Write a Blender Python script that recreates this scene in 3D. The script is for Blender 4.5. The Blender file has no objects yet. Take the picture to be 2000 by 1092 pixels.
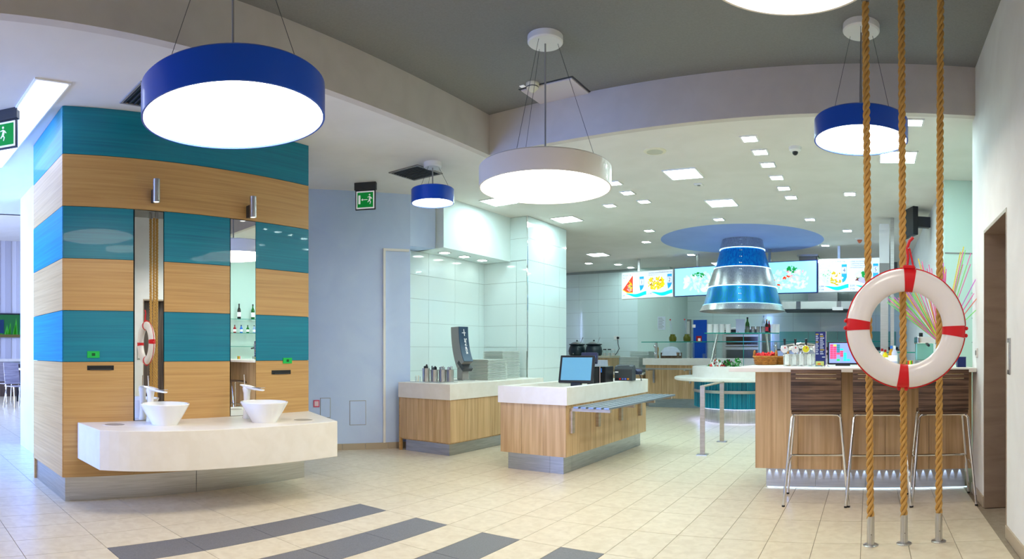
import bpy, math, random
from mathutils import Vector, Matrix, Euler
random.seed(7)
PI = math.pi
sin, cos = math.sin, math.cos
scene = bpy.context.scene
C = scene.collection

# ------------------------------------------------------------------ camera (stitched panorama: cylindrical lens)
F, CY, X0, EYE, CZ, DZ = 1220.0, 687.0, 1697.0, 1.25, 3.3, 3.72
cd = bpy.data.cameras.new('camera')
cd.type = 'PANO'
cd.panorama_type = 'CENTRAL_CYLINDRICAL'
cd.central_cylindrical_range_u_min = -1000 / F
cd.central_cylindrical_range_u_max = 1000 / F
cd.central_cylindrical_range_v_min = -(1092 - CY) / F
cd.central_cylindrical_range_v_max = CY / F
cd.central_cylindrical_radius = 1.0
cam = bpy.data.objects.new('camera', cd)
C.objects.link(cam)
cam.location = (0, 0, EYE)
cam.rotation_euler = (PI / 2, 0, (X0 - 1000) / F)
scene.camera = cam

# ------------------------------------------------------------------ world, exposure
world = bpy.data.worlds.new('world')
scene.world = world
world.use_nodes = True
bg = world.node_tree.nodes['Background']
bg.inputs[0].default_value = (0.8, 0.88, 1.0, 1)
bg.inputs[1].default_value = 0.6
vs = scene.view_settings
vs.view_transform = 'Standard'
vs.look = 'None'
vs.exposure = 0.27
vs.gamma = 1.0
vs.use_curve_mapping = False
LAMP = 11.0       # pendant diffusers
SPOT = 95.0      # small square ceiling lights
DAY = 330.0      # daylight from the glazed entrance on the left

def daylight(name, loc, rot, sx, sy, power, col):
    l = bpy.data.lights.new(name, 'AREA'); l.shape = 'RECTANGLE'; l.size = sx; l.size_y = sy
    l.energy = power; l.color = col; l.spread = math.radians(75)
    o = bpy.data.objects.new(name, l); C.objects.link(o)
    o.location = loc; o.rotation_euler = rot
    return o
daylight('entrance_daylight', (-7.5, -3.6, 1.9), (PI / 2, 0, 0), 4.0, 2.8, DAY, (0.2, 0.38, 1.0))

daylight('hall_daylight', (-13.0, -3.4, 2.2), (PI / 2, 0, 0), 6.0, 2.6, DAY * 1.6, (0.42, 0.56, 1.0))

# ------------------------------------------------------------------ pixel helpers (photo frame 2000x1092)
def ang(px): return (px - X0) / F
def pd(px, d): return d * sin(ang(px)), d * cos(ang(px))
def at(px, py, z):
    d = F * (EYE - z) / (py - CY)
    return (*pd(px, d), z)
def zz(py, d): return EYE - (py - CY) * d / F
def onX(px, X): return X / math.tan(ang(px))      # Y on plane X
def onY(px, Y): return Y * math.tan(ang(px))      # X on plane Y

# ------------------------------------------------------------------ materials
MATS = {}
def mat(name, col, rough=0.5, metal=0.0, emit=0.0, ecol=None, trans=0.0, ior=1.45, alpha=1.0, spec=None, coat=0.0):
    if name in MATS: return MATS[name]
    m = bpy.data.materials.new(name); m.use_nodes = True
    b = m.node_tree.nodes['Principled BSDF']
    b.inputs['Base Color'].default_value = (*col, 1)
    b.inputs['Roughness'].default_value = rough
    b.inputs['Metallic'].default_value = metal
    b.inputs['Transmission Weight'].default_value = trans
    b.inputs['IOR'].default_value = ior
    b.inputs['Alpha'].default_value = alpha
    b.inputs['Coat Weight'].default_value = coat
    if spec is not None: b.inputs['Specular IOR Level'].default_value = spec
    if emit:
        b.inputs['Emission Color'].default_value = (*(ecol or col), 1)
        b.inputs['Emission Strength'].default_value = emit
    MATS[name] = m
    return m
def srgb(r, g, b):
    f = lambda c: (c / 255 / 12.92) if c / 255 <= 0.04045 else ((c / 255 + 0.055) / 1.055) ** 2.4
    return f(r), f(g), f(b)
def grain(name, c1, c2, scale, rough=0.45, metal=0.0, detail=6, bump=0.0, lo=0.35, hi=0.65, dist=0.6, c3=None, big=None, coat=0.0, perobj=0.0):
    if name in MATS: return MATS[name]
    m = mat(name, c1, rough, metal, coat=coat)
    nt = m.node_tree; N = nt.nodes; L = nt.links
    b = N['Principled BSDF']
    tc = N.new('ShaderNodeTexCoord'); mp = N.new('ShaderNodeMapping')
    mp.inputs['Scale'].default_value = scale
    L.new(tc.outputs['Object'], mp.inputs['Vector'])
    if perobj:
        oi = N.new('ShaderNodeObjectInfo'); mu = N.new('ShaderNodeMath'); mu.operation = 'MULTIPLY'; mu.inputs[1].default_value = 37.0
        L.new(oi.outputs['Random'], mu.inputs[0]); cmb = N.new('ShaderNodeCombineXYZ')
        for k in range(3): L.new(mu.outputs[0], cmb.inputs[k])
        L.new(cmb.outputs[0], mp.inputs['Location'])
    no = N.new('ShaderNodeTexNoise'); no.inputs['Scale'].default_value = 1.0
    no.inputs['Detail'].default_value = detail; no.inputs['Distortion'].default_value = dist
    L.new(mp.outputs[0], no.inputs['Vector'])
    cr = N.new('ShaderNodeValToRGB')
    cr.color_ramp.elements[0].position = lo; cr.color_ramp.elements[0].color = (*c1, 1)
    cr.color_ramp.elements[1].position = hi; cr.color_ramp.elements[1].color = (*c2, 1)
    if c3:
        e = cr.color_ramp.elements.new((lo + hi) / 2); e.color = (*c3, 1)
    L.new(no.outputs['Fac'], cr.inputs[0])
    out = cr.outputs[0]
    if perobj:
        hv = N.new('ShaderNodeHueSaturation'); mr = N.new('ShaderNodeMapRange')
        mr.inputs['To Min'].default_value = 1 - perobj; mr.inputs['To Max'].default_value = 1 + perobj
        L.new(oi.outputs['Random'], mr.inputs['Value']); L.new(mr.outputs[0], hv.inputs['Value'])
        L.new(out, hv.inputs['Color']); out = hv.outputs[0]
    L.new(out, b.inputs['Base Color'])
    if bump:
        bp = N.new('ShaderNodeBump'); bp.inputs['Strength'].default_value = bump; bp.inputs['Distance'].default_value = 0.01
        L.new(no.outputs['Fac'], bp.inputs['Height']); L.new(bp.outputs[0], b.inputs['Normal'])
    return m

WHITE = grain('white_paint', srgb(236, 234, 232), srgb(242, 241, 239), (3, 3, 3), 0.85)
BLUELIT = grain('blue_lit_white_paint', srgb(198, 216, 250), srgb(204, 222, 253), (3, 3, 3), 0.8)  # white walls with the blue daylight tint put into their colour
CEILW = grain('ceiling_paint', srgb(226, 221, 214), srgb(232, 227, 221), (2, 2, 2), 0.9)
BEAM = grain('beam_paint', srgb(206, 198, 190), srgb(212, 204, 196), (4, 4, 4), 0.9)
DARKC = grain('dark_ceiling_paint', srgb(134, 134, 133), srgb(140, 140, 139), (60, 60, 60), 0.9, bump=0.1)
OAK = grain('oak_horizontal', srgb(188, 144, 88), srgb(214, 174, 114), (1.2, 1.0, 60), 0.42, detail=9, dist=0.7, lo=0.25, hi=0.75, c3=srgb(204, 160, 100), coat=0.1, perobj=0.03)
OAKV = grain('oak_vertical', srgb(196, 158, 112), srgb(222, 188, 142), (26, 26, 1.2), 0.45, detail=7, dist=0.5, c3=srgb(210, 174, 128), perobj=0.05)
TEAL = grain('teal_stained_wood', srgb(0, 112, 142), srgb(4, 142, 164), (1.2, 1.0, 70), 0.4, detail=9, dist=0.3, lo=0.25, hi=0.75, c3=srgb(0, 128, 154), coat=0.15, perobj=0.03)
TEALV = grain('teal_reeded', srgb(0, 110, 140), srgb(10, 150, 176), (40, 40, 1), 0.35)
ZEBRA = grain('dark_zebrano', srgb(58, 44, 38), srgb(128, 100, 82), (2.0, 2.0, 60), 0.4, detail=5, dist=0.5, c3=srgb(92, 70, 58))
ZEBRAV = grain('dark_zebrano_vertical', srgb(58, 46, 42), srgb(116, 98, 88), (45, 45, 1.2), 0.45, detail=5, dist=0.4)
STEEL = grain('brushed_steel', (0.50, 0.49, 0.47), (0.62, 0.61, 0.59), (3, 3, 120), 0.32, 1.0, bump=0.02)
STEELV = grain('brushed_steel_vertical', (0.48, 0.47, 0.46), (0.68, 0.67, 0.66), (90, 90, 2), 0.3, 1.0, bump=0.03)
PLINTH = grain('plinth_steel', (0.42, 0.44, 0.45), (0.52, 0.54, 0.55), (4, 4, 60), 0.34, 1.0)
CHROME = mat('chrome', (0.78, 0.78, 0.78), 0.08, 1.0)
SOLID = grain('solid_surface', srgb(238, 230, 218), srgb(243, 236, 226), (8, 8, 8), 0.35)
CERAMIC = mat('white_ceramic', srgb(246, 244, 240), 0.12, coat=0.5)
MIRROR = mat('mirror_glass', (0.93, 0.95, 0.95), 0.0, 1.0)
GLASS = mat('clear_glass', (0.93, 1.0, 0.98), 0.02, trans=1.0, ior=1.05, alpha=0.35)
GEDGE = mat('glass_edge', srgb(20, 150, 130), 0.15)
GLASSW = mat('drinking_glass', (0.95, 0.97, 1.0), 0.03, trans=1.0, ior=1.2, alpha=0.6)
BLUE = mat('blue_lacquer', srgb(4, 76, 196), 0.3, coat=0.3)
CREAM = mat('cream_lacquer', srgb(236, 226, 214), 0.35, coat=0.2)
WPLAST = mat('white_plastic', srgb(240, 238, 234), 0.4)
DIFF = mat('lamp_diffuser', (1, 1, 1), 0.5, emit=LAMP, ecol=(1.0, 0.94, 0.85))
SPOTM = mat('ceiling_light_diffuser', (1, 1, 1), 0.5, emit=SPOT, ecol=(0.68, 0.97, 1.0))
LED = mat('led_white_blue', (1, 1, 1), 0.5, emit=40, ecol=(0.55, 0.75, 1.0))
LEDB = mat('led_blue', (0.2, 0.5, 1.0), 0.5, emit=10, ecol=(0.10, 0.36, 1.0))
SATIN = grain('satin_steel', srgb(176, 160, 140), srgb(192, 176, 156), (4, 4, 30), 0.45, 0.4)
SATING = grain('satin_grey_steel', srgb(150, 162, 164), srgb(166, 178, 180), (4, 4, 30), 0.4, 0.4)
BLACK = mat('black_plastic', (0.012, 0.013, 0.016), 0.35)
DGREY = mat('dark_grey_plastic', srgb(62, 64, 68), 0.45)
MGREY = mat('grey_plastic', srgb(150, 146, 142), 0.45)
RED = mat('red_fabric', srgb(214, 12, 24), 0.45)
BUOY = mat('buoy_plastic', srgb(240, 232, 228), 0.28, coat=0.3)
TILEL = grain('floor_tile', srgb(214, 198, 170), srgb(226, 212, 186), (14, 14, 14), 0.36, detail=8, perobj=0.02)
TILED = grain('dark_floor_tile', srgb(104, 102, 106), srgb(124, 122, 126), (120, 120, 120), 0.42, detail=3, lo=0.3, hi=0.7, perobj=0.02)
GROUT = grain('grout', srgb(150, 136, 116), srgb(160, 146, 126), (20, 20, 20), 0.9)
WTILE = mat('white_wall_tile', srgb(226, 240, 238), 0.1, coat=0.4)
WGROUT = mat('wall_grout', srgb(168, 178, 176), 0.8)
BASET = mat('baseboard_tile', srgb(188, 172, 148), 0.5)
GREEN = mat('sign_green', srgb(0, 140, 50), 0.4, emit=0.25, ecol=srgb(0, 150, 60))
SIGNW = mat('sign_white', (0.9, 0.9, 0.9), 0.4, emit=0.25)
ROPE = grain('sisal_rope', srgb(196, 148, 78), srgb(214, 168, 94), (40, 40, 14), 0.85, detail=3)

# ------------------------------------------------------------------ mesh builder
class MB:
    def __init__(s): s.v = []; s.f = []
    def add(s, vs_, fs):
        o = len(s.v); s.v += [tuple(p) for p in vs_]; s.f += [tuple(i + o for i in f) for f in fs]; return s
    def box(s, x0, y0, z0, x1, y1, z1, M=None):
        p = [(x, y, z) for z in (z0, z1) for y in (y0, y1) for x in (x0, x1)]
        if M is not None: p = [tuple(M @ Vector(q)) for q in p]
        return s.add(p, [(0, 2, 3, 1), (4, 5, 7, 6), (0, 1, 5, 4), (2, 6, 7, 3), (0, 4, 6, 2), (1, 3, 7, 5)])
    def prism(s, poly, z0, z1, M=None):
        n = len(poly)
        p = [(x, y, z0) for x, y in poly] + [(x, y, z1) for x, y in poly]
        if M is not None: p = [tuple(M @ Vector(q)) for q in p]
        return s.add(p, [tuple(range(n))[::-1], tuple(range(n, 2 * n))] + [(i, (i + 1) % n, n + (i + 1) % n, n + i) for i in range(n)])
    def lathe(s, prof, n=24, c=(0, 0, 0), M=None, close=False):
        k = len(prof); p = []
        for i in range(n):
            a = 2 * PI * i / n
            for r, z in prof: p.append((r * cos(a), r * sin(a), z))
        if M is not None: p = [tuple(M @ Vector(q)) for q in p]
        p = [(x + c[0], y + c[1], z + c[2]) for x, y, z in p]
        f = []
        for i in range(n):
            j = (i + 1) % n
            for q in range(k if close else k - 1):
                w = (q + 1) % k
                f.append((i * k + q, j * k + q, j * k + w, i * k + w))
        if not close:
            if prof[0][0] > 1e-5: f.append(tuple(i * k for i in range(n))[::-1])
            if prof[-1][0] > 1e-5: f.append(tuple(i * k + k - 1 for i in range(n)))
        return s.add(p, f)
    def cyl(s, c, r, z0, z1, n=16, r2=None, M=None):
        return s.lathe([(r, z0), (r if r2 is None else r2, z1)], n, c, M)
    def tube(s, pts, r, n=8, cap=True):
        pts = [Vector(p) for p in pts]; k = len(pts); base = len(s.v); up = None
        for i, p in enumerate(pts):
            t = (pts[min(i + 1, k - 1)] - pts[max(i - 1, 0)]).normalized()
            if up is None:
                up = t.orthogonal().normalized()
            up = (up - t * up.dot(t)).normalized(); b = t.cross(up)
            rr = r[i] if isinstance(r, (list, tuple)) else r
            for q in range(n):
                a = 2 * PI * q / n
                s.v.append(tuple(p + (up * cos(a) + b * sin(a)) * rr))
        for i in range(k - 1):
            for q in range(n):
                w = (q + 1) % n
                s.f.append((base + i * n + q, base + i * n + w, base + (i + 1) * n + w, base + (i + 1) * n + q))
        if cap:
            s.f.append(tuple(base + q for q in range(n))[::-1]); s.f.append(tuple(base + (k - 1) * n + q for q in range(n)))
        return s
    def ball(s, c, r, n=10, m=6, sz=1.0):
        return s.lathe([(r * sin(PI * i / m) if 0 < i < m else 0.0, -r * sz * cos(PI * i / m)) for i in range(m + 1)], n, c)
    def mesh(s, name):
        me = bpy.data.meshes.new(name); me.from_pydata(s.v, [], s.f); me.validate(); me.update(); return me
    def build(s, name, m, parent=None, smooth=False, bevel=0.0, loc=None, kind=None, label=None):
        me = s.mesh(name); me.materials.append(m)
        if smooth:
            for p in me.polygons: p.use_smooth = True
            try: me.set_sharp_from_angle(angle=math.radians(35))
            except Exception: pass
        o = bpy.data.objects.new(name, me); C.objects.link(o)
        if parent is not None: o.parent = parent
        if loc is not None: o.location = loc
        if bevel:
            b = o.modifiers.new('bevel', 'BEVEL'); b.width = bevel; b.segments = 2; b.limit_method = 'ANGLE'
        if kind: o['kind'] = kind
        if label: o['label'] = label
        return o
def B(*a, **k): return MB().box(*a, **k)
def tag(o, label, cat, group=None):
    o['label'] = label; o['category'] = cat
    if group: o['group'] = group
    return o
def thing(name, label, cat, loc=(0, 0, 0), rz=0.0, group=None):
    o = bpy.data.objects.new(name, None); o.empty_display_size = 0.1; C.objects.link(o)
    o.location = loc; o.rotation_euler = (0, 0, rz)
    return tag(o, label, cat, group)
def struct(o): o['kind'] = 'structure'; return o
def dup(root, loc, rz=None, label=None):
    r = root.copy(); C.objects.link(r); r.location = loc
    if rz is not None: r.rotation_euler = (0, 0, rz)
    if label: r['label'] = label
    for ch in list(root.children):
        c = ch.copy(); C.objects.link(c); c.parent = r
        for g in list(ch.children):
            d = g.copy(); C.objects.link(d); d.parent = c
    return r
def text(body, name, m, parent, size, M, extrude=0.0, align='LEFT'):
    cu = bpy.data.curves.new('t', 'FONT'); cu.body = body; cu.size = size; cu.align_x = align; cu.extrude = extrude
    cu.resolution_u = 2
    o = bpy.data.objects.new('t', cu); C.objects.link(o)
    bpy.context.view_layer.update()
    me = bpy.data.meshes.new_from_object(o.evaluated_get(bpy.context.evaluated_depsgraph_get()))
    bpy.data.objects.remove(o); bpy.data.curves.remove(cu)
    me.transform(M); me.name = name; me.materials.clear(); me.materials.append(m)
    q = bpy.data.objects.new(name, me); C.objects.link(q); q.parent = parent
    return q

# ================================================================== SETTING
# ---- floor: slab of grout + laid tiles
TX, TY, OX, OY = 0.3071, 0.5386, -1.892, 4.602
floor = struct(B(-24, -5, -0.12, 3, 18, -0.006).build('floor', GROUT))
tl = MB().box(0, 0, -0.02, TX - 0.004, TY - 0.004, 0).mesh('floor_tile'); tl.materials.append(TILEL)
td = MB().box(0, 0, -0.02, TX - 0.004, TY - 0.004, 0).mesh('dark_tile'); td.materials.append(TILED)
def hidden_from_view(cx, cy):      # under the column, the counters and the walls
    return (-6.0 < cx < -5.0 and 1.7 < cy < 3.8)
cells = []
for j in range(-76, 9):
    for i in range(-24, 18):
        x = OX + TX * j; y = OY - TY * (i + 1)
        cx, cy = x + TX / 2, y + TY / 2
        d = math.hypot(cx, cy)
        if d < 1.2: continue
        if not (-4.5 < cy < 17.6 and -23.5 < cx < 2.6): continue
        dark = (j in (-6, -4, -2, 0, 2)) and 2 <= i <= 5
        a = ang_px = X0 + F * math.atan2(cx, cy)
        py = CY + F * EYE / d
        vis = -60 < a < 2030 and py < 1125
        score = (1 / d ** 3) if vis and not hidden_from_view(cx, cy) and cx < 1.2 else 0
        cells.append((score, x, y, dark))
cells.sort(key=lambda c: -c[0])
rest = MB(); restd = MB(); nl = 0
for k, (s_, x, y, dark) in enumerate(cells):
    if dark or (s_ > 0 and nl < 285):
        o = bpy.data.objects.new('dark_tile' if dark else 'floor_tile', td if dark else tl); C.objects.link(o)
        o.parent = floor; o.location = (x, y, 0)
        if not dark: nl += 1
    else:
        rest.add([(x, y, 0), (x + TX - 0.004, y, 0), (x + TX - 0.004, y + TY - 0.004, 0), (x, y + TY - 0.004, 0)], [(0, 1, 2, 3)])
rest.build('floor_tiles', TILEL, floor, kind='stuff')

# ---- ceiling: white soffit at 3.3 m, dark raised field at 3.72 m between two beams
BX, BY, RWX = -3.72, 5.35, 0.92
HC, HR = pd(1450, 11.5), 1.5                       # round recess above the salad island
ceil = MB()
def slab(x0, y0, x1, y1): ceil.box(x0, y0, CZ, x1, y1, CZ + 0.06)
slab(-9.2, -4.6, BX - 0.08, BY + 0.08); slab(-9.2, BY + 0.08, 3, HC[1] - 1.7); slab(-9.2, HC[1] + 1.7, 3, 18)
slab(HC[0] + 1.7, HC[1] - 1.7, 3, HC[1] + 1.7); slab(-9.2, HC[1] - 1.7, HC[0] - 1.7, HC[1] + 1.7)
n = 64; ring = []
for k in range(n):
    a = 2 * PI * k / n; c_, s_ = cos(a), sin(a); q = 1.7 / max(abs(c_), abs(s_))
    ring.append(((HC[0] + HR * c_, HC[1] + HR * s_, CZ), (HC[0] + q * c_, HC[1] + q * s_, CZ)))
ceil.add([p for pr in ring for p in pr], [(2 * k, 2 * ((k + 1) % n), 2 * ((k + 1) % n) + 1, 2 * k + 1) for k in range(n)])
ceiling = struct(ceil.build('ceiling', CEILW))
LEDTINT = grain('blue_lit_recess_paint', srgb(150, 172, 232), srgb(156, 178, 236), (2, 2, 2), 0.8)  # blue LED glow partly painted into the recess colour
MB().lathe([(HR, CZ), (HR, CZ + 0.18)], 64, (HC[0], HC[1], 0)).build('round_recess_rim', LEDTINT, ceiling, True)
MB().lathe([(0.0, CZ + 0.18), (HR + 0.02, CZ + 0.18), (HR + 0.02, CZ + 0.2), (0, CZ + 0.2)], 64, (HC[0], HC[1], 0)).build('round_recess_top', LEDTINT, ceiling)
MB().lathe([(HR - 0.03, CZ + 0.05), (HR - 0.012, CZ + 0.05), (HR - 0.012, CZ + 0.09), (HR - 0.03, CZ + 0.09)], 64, (HC[0], HC[1], 0), close=True).build('cove_led', mat('cove_led', (0.3, 0.4, 1), 0.5, emit=9, ecol=(0.16, 0.28, 1.0)), ceiling)
B(BX, -4.6, DZ, 3, BY, DZ + 0.06).build('dark_field', DARKC, ceiling, label='dark grey raised ceiling field')
B(BX - 0.08, -4.6, CZ, BX, BY, DZ).build('beam_face', BEAM, ceiling)
B(BX - 0.08, BY, CZ, RWX + 0.3, BY + 0.08, DZ).build('beam_face', BEAM, ceiling)
B(-24, -4.6, 4.35, -9.2, 18, 4.4).build('hall_field', CEILW, ceiling)
B(-9.2, -4.6, CZ, -9.14, 18, 4.35).build('hall_upstand', CEILW, ceiling)

# ---- right wall with the steel lined door opening
rw = struct(MB().box(RWX, -4.6, 0, RWX + 0.3, 4.1, DZ).box(RWX, 4.93, 0, RWX + 0.3, 5.5, DZ).box(RWX, 4.1, 2.22, RWX + 0.3, 4.93, DZ).build('wall_right', WHITE))
door = struct(B(RWX + 0.24, 4.1, 0, RWX + 0.29, 4.93, 2.22).build('door_1', ZEBRAV))
fr = MB().box(RWX - 0.004, 4.905, 0, RWX + 0.24, 4.93, 2.22).box(RWX - 0.004, 4.1, 0, RWX + 0.24, 4.115, 2.22).box(RWX - 0.004, 4.115, 2.195, RWX + 0.24, 4.905, 2.22)
fr.build('steel_lining', grain('jamb_steel', srgb(176, 156, 138), srgb(190, 170, 152), (3, 3, 12), 0.35, 0.55), door, label='brushed steel door lining')
struct(MB().box(RWX - 0.012, -4.6, 0, RWX, 4.098, 0.085).box(RWX - 0.012, 4.932, 0, RWX, 5.5, 0.085).build('baseboard_right', BASET))
# kitchen side: niche behind the bar, then the far right wall
niche = struct(MB().box(1.35, 5.5, 0, 1.5, 7.45, CZ).box(0.90, 7.4, 0, 1.35, 7.5, CZ).box(RWX + 0.3, 5.4, 0, 1.5, 5.5, CZ).build('wall_bar_niche', mat('pale_green_paint', srgb(214, 234, 222), 0.7)))
B(0.905, 7.392, 2.42, 1.345, 7.4, 2.435).build('panel_joint', MGREY, niche)
struct(B(0.90, 7.5, 0, 1.0, 16.2, CZ).build('wall_kitchen_right', WHITE))

# ---- tiled walls
def tilewall(parent, o, u, v_, cols, rows, tw, th, nrm, th0=0.008, skip=None):
    o = Vector(o); u = Vector(u); v_ = Vector(v_); nrm = Vector(nrm)
    R = Matrix((u, v_, nrm)).transposed()
    cache = {}
    def edges(L, t):
        e = [0.0]
        while e[-1] < L - 1e-4: e.append(min(e[-1] + t, L))
        return e
    eu, ev = edges(cols, tw), edges(rows, th)
    for a in range(len(eu) - 1):
        for b in range(len(ev) - 1):
            w, h = eu[a + 1] - eu[a] - 0.004, ev[b + 1] - ev[b] - 0.004
            if w < 0.01 or h < 0.01: continue
            key = (round(w, 3), round(h, 3))
            if key not in cache:
                m = MB().box(0, 0, 0, w, h, th0); m.v = [tuple(R @ Vector(p)) for p in m.v]
                if R.determinant() < 0: m.f = [f[::-1] for f in m.f]
                cache[key] = m.mesh('wall_tile'); cache[key].materials.append(WTILE)
            t = bpy.data.objects.new('wall_tile', cache[key]); C.objects.link(t); t.parent = parent
            t.location = o + u * eu[a] + v_ * ev[b]
# wall beside the column (slightly skewed), tray alcove, bulkhead, pier
wl = struct(MB().prism([(-6.45, 4.4), (-5.46, 6.05), (-5.62, 6.15), (-6.6, 4.5)], 0, CZ).build('wall_left', BLUELIT))
struct(MB().prism([(-5.46, 6.05), (-5.33, 6.41), (-5.75, 6.5), (-5.62, 6.15)], 2.63, CZ).build('wall_over_alcove', BLUELIT))
struct(B(-12, 4.41, 0, -6.46, 4.5, CZ).build('wall_behind_column', BLUELIT))
def alongwall(s, off=0.0):       # s metres from the near end of the skewed wall
    dx, dy = -5.46 + 6.45, 6.05 - 4.4; L = math.hypot(dx, dy); dx /= L; dy /= L
    return (-5.46 - dx * s + dy * off, 6.05 - dy * s - dx * off)
SKEW = math.atan2(6.05 - 4.4, -5.46 + 6.45)
bl = MB(); 
for k in range(6):
    a, b = alongwall(0.30 * k + 0.004, 0.0), alongwall(0.30 * (k + 1), 0.0); c_, e_ = alongwall(0.30 * (k + 1), 0.012), alongwall(0.30 * k + 0.004, 0.012)
    bl.prism([a, b, c_, e_][::-1], 0, 0.08)
struct(bl.build('baseboard_left', BASET))
# shallow framed recess line at the end of that wall
tr = MB(); 
for s0, s1, z0, z1 in ((0.34, 0.37, 0.08, 2.55), (0.02, 0.37, 2.55, 2.58)):
    tr.prism([alongwall(s0, 0), alongwall(s1, 0), alongwall(s1, 0.03), alongwall(s0, 0.03)][::-1], z0, z1)
struct(tr.build('trim_1', WHITE))
alc = struct(MB().box(-5.9, 6.1, 0, -5.7, 8.05, CZ).box(-5.9, 8.05, 0, -4.9, 9.3, CZ).build('wall_alcove', WGROUT))
struct(B(-5.7, 6.42, 2.63, -5.2, 8.05, CZ).build('wall_bulkhead', mat('bulkhead_paint', srgb(232, 244, 242), 0.6)))
tilewall(alc, (-5.7, 6.1, 0.66), (0, 1, 0), (0, 0, 1), 1.95, 1.97, 0.6, 0.33, (1, 0, 0))
tilewall(alc, (-5.69, 8.05, 0.66), (1, 0, 0), (0, 0, 1), 0.79, 1.97, 0.6, 0.33, (0, -1, 0))
tilewall(alc, (-5.2, 8.05, 2.64), (1, 0, 0), (0, 0, 1), 0.3, 0.66, 0.6, 0.33, (0, -1, 0))
tilewall(alc, (-4.9, 8.05, 0.0), (0, 1, 0), (0, 0, 1), 1.25, 3.3, 0.5, 0.33, (1, 0, 0))
B(-4.905, 8.035, 0.66, -4.889, 8.051, 3.3).build('edge_strip', CHROME, alc)
# back walls of the servery
bw = struct(B(-9.2, 14.4, 0, -5.55, 14.6, CZ).build('wall_back', WGROUT))
tilewall(bw, (-7.75, 14.4, 0.6), (1, 0, 0), (0, 0, 1), 2.2, 2.64, 0.55, 0.33, (0, -1, 0))
struct(B(-5.55, 14.3, 0, -4.72, 15.8, CZ).build('wall_pillar', mat('pillar_paint', srgb(206, 222, 214), 0.7)))
kw = struct(B(-4.72, 15.8, 0, 0.9, 16.0, CZ).build('wall_kitchen', WGROUT))
tilewall(kw, (-4.72, 15.8, 0.9), (1, 0, 0), (0, 0, 1), 5.6, 2.31, 0.7, 0.42, (0, -1, 0))
# hall on the far left
struct(B(-8.2, 1.77, 0, -6.05, 1.9, CZ + 0.3).build('wall_hall_side', BLUELIT))
hall = struct(B(-17.4, -4, 0, -17.2, 12, 4.4).build('wall_hall_end', WGROUT))
for k in range(26):
    y = 1.2 + k * 0.16
    B(-17.2, y, 1.05, -17.17 + 0.012 * (k % 2), y + 0.155, 4.35).build('curtain_slat', mat('slat_%d' % (k % 3), srgb(*[(206, 204, 214), (190, 188, 200), (220, 218, 226)][k % 3]), 0.7), hall)
B(-17.2, 1.2, 0, -17.15, 5.4, 1.0).build('low_panel', ZEBRAV, hall)
struct(B(-12, -4.75, 0, 1.3, -4.6, DZ).build('wall_rear', WHITE))

# wall hatches and small signs
def flush_hatch(s, z0, z1, w, label):
    t = thing('wall_hatch', label, 'hatch', (*alongwall(s, 0.003), z0), SKEW)
    B(0, -0.004, 0, w, 0.006, z1 - z0).build('flap', BLUELIT, t)
    B(-0.006, -0.001, -0.006, w + 0.006, 0.004, z1 - z0 + 0.006).build('frame', MGREY, t)
flush_hatch(0.80, 0.32, 0.62, 0.2, 'white flush inspection hatch low in the wall right of the washstand')
flush_hatch(1.18, 0.42, 0.66, 0.12, 'white flush inspection hatch beside the small pink sign')
o = thing('wall_sign', 'small square pink pictogram sign low on the white wall', 'sign', (*alongwall(1.27, 0.004), 0.55), SKEW)
B(0, -0.005, 0, 0.075, 0.004, 0.09).build('plate', mat('pink_sign', srgb(226, 90, 120), 0.5), o)
B(0.012, -0.008, 0.015, 0.063, -0.005, 0.075).build('pictogram', mat('pale_pink', srgb(244, 214, 224), 0.5), o)
for k, (xx, w) in enumerate(((-6.75, 0.3), (-6.35, 0.2))):
    t = thing('wall_hatch', 'pale flush hatch low on the hall wall, %s the column' % ('further from' if k == 0 else 'right against'), 'hatch', (xx, 1.765, 0.3))
    B(0, -0.004, 0, w, 0.004, 0.5).build('flap', WHITE, t); B(-0.008, 0, -0.008, w + 0.008, 0.004, 0.508).build('frame', MGREY, t)
sw = thing('switch_plate', 'narrow steel switch plate on the right wall near the door', 'switch', (RWX, 4.02, 1.1))
B(-0.008, -0.04, 0, 0, 0.04, 0.24).build('plate', STEEL, sw, bevel=0.003); B(-0.013, -0.022, 0.03, -0.008, 0.022, 0.21).build('rocker', WPLAST, sw, bevel=0.002)
so = thing('wall_socket', 'small white socket on the right wall beside the bar end', 'socket', (RWX, 5.25, 1.2))
B(-0.012, -0.04, 0, 0, 0.04, 0.08).build('plate', WPLAST, so, bevel=0.004); MB().cyl((0, 0, 0), 0.022, 0, 0.004, 12, M=Matrix.Translation((-0.012, 0, 0.04)) @ Matrix.Rotation(-PI / 2, 4, 'Y')).build('insert', MGREY, so)
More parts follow.
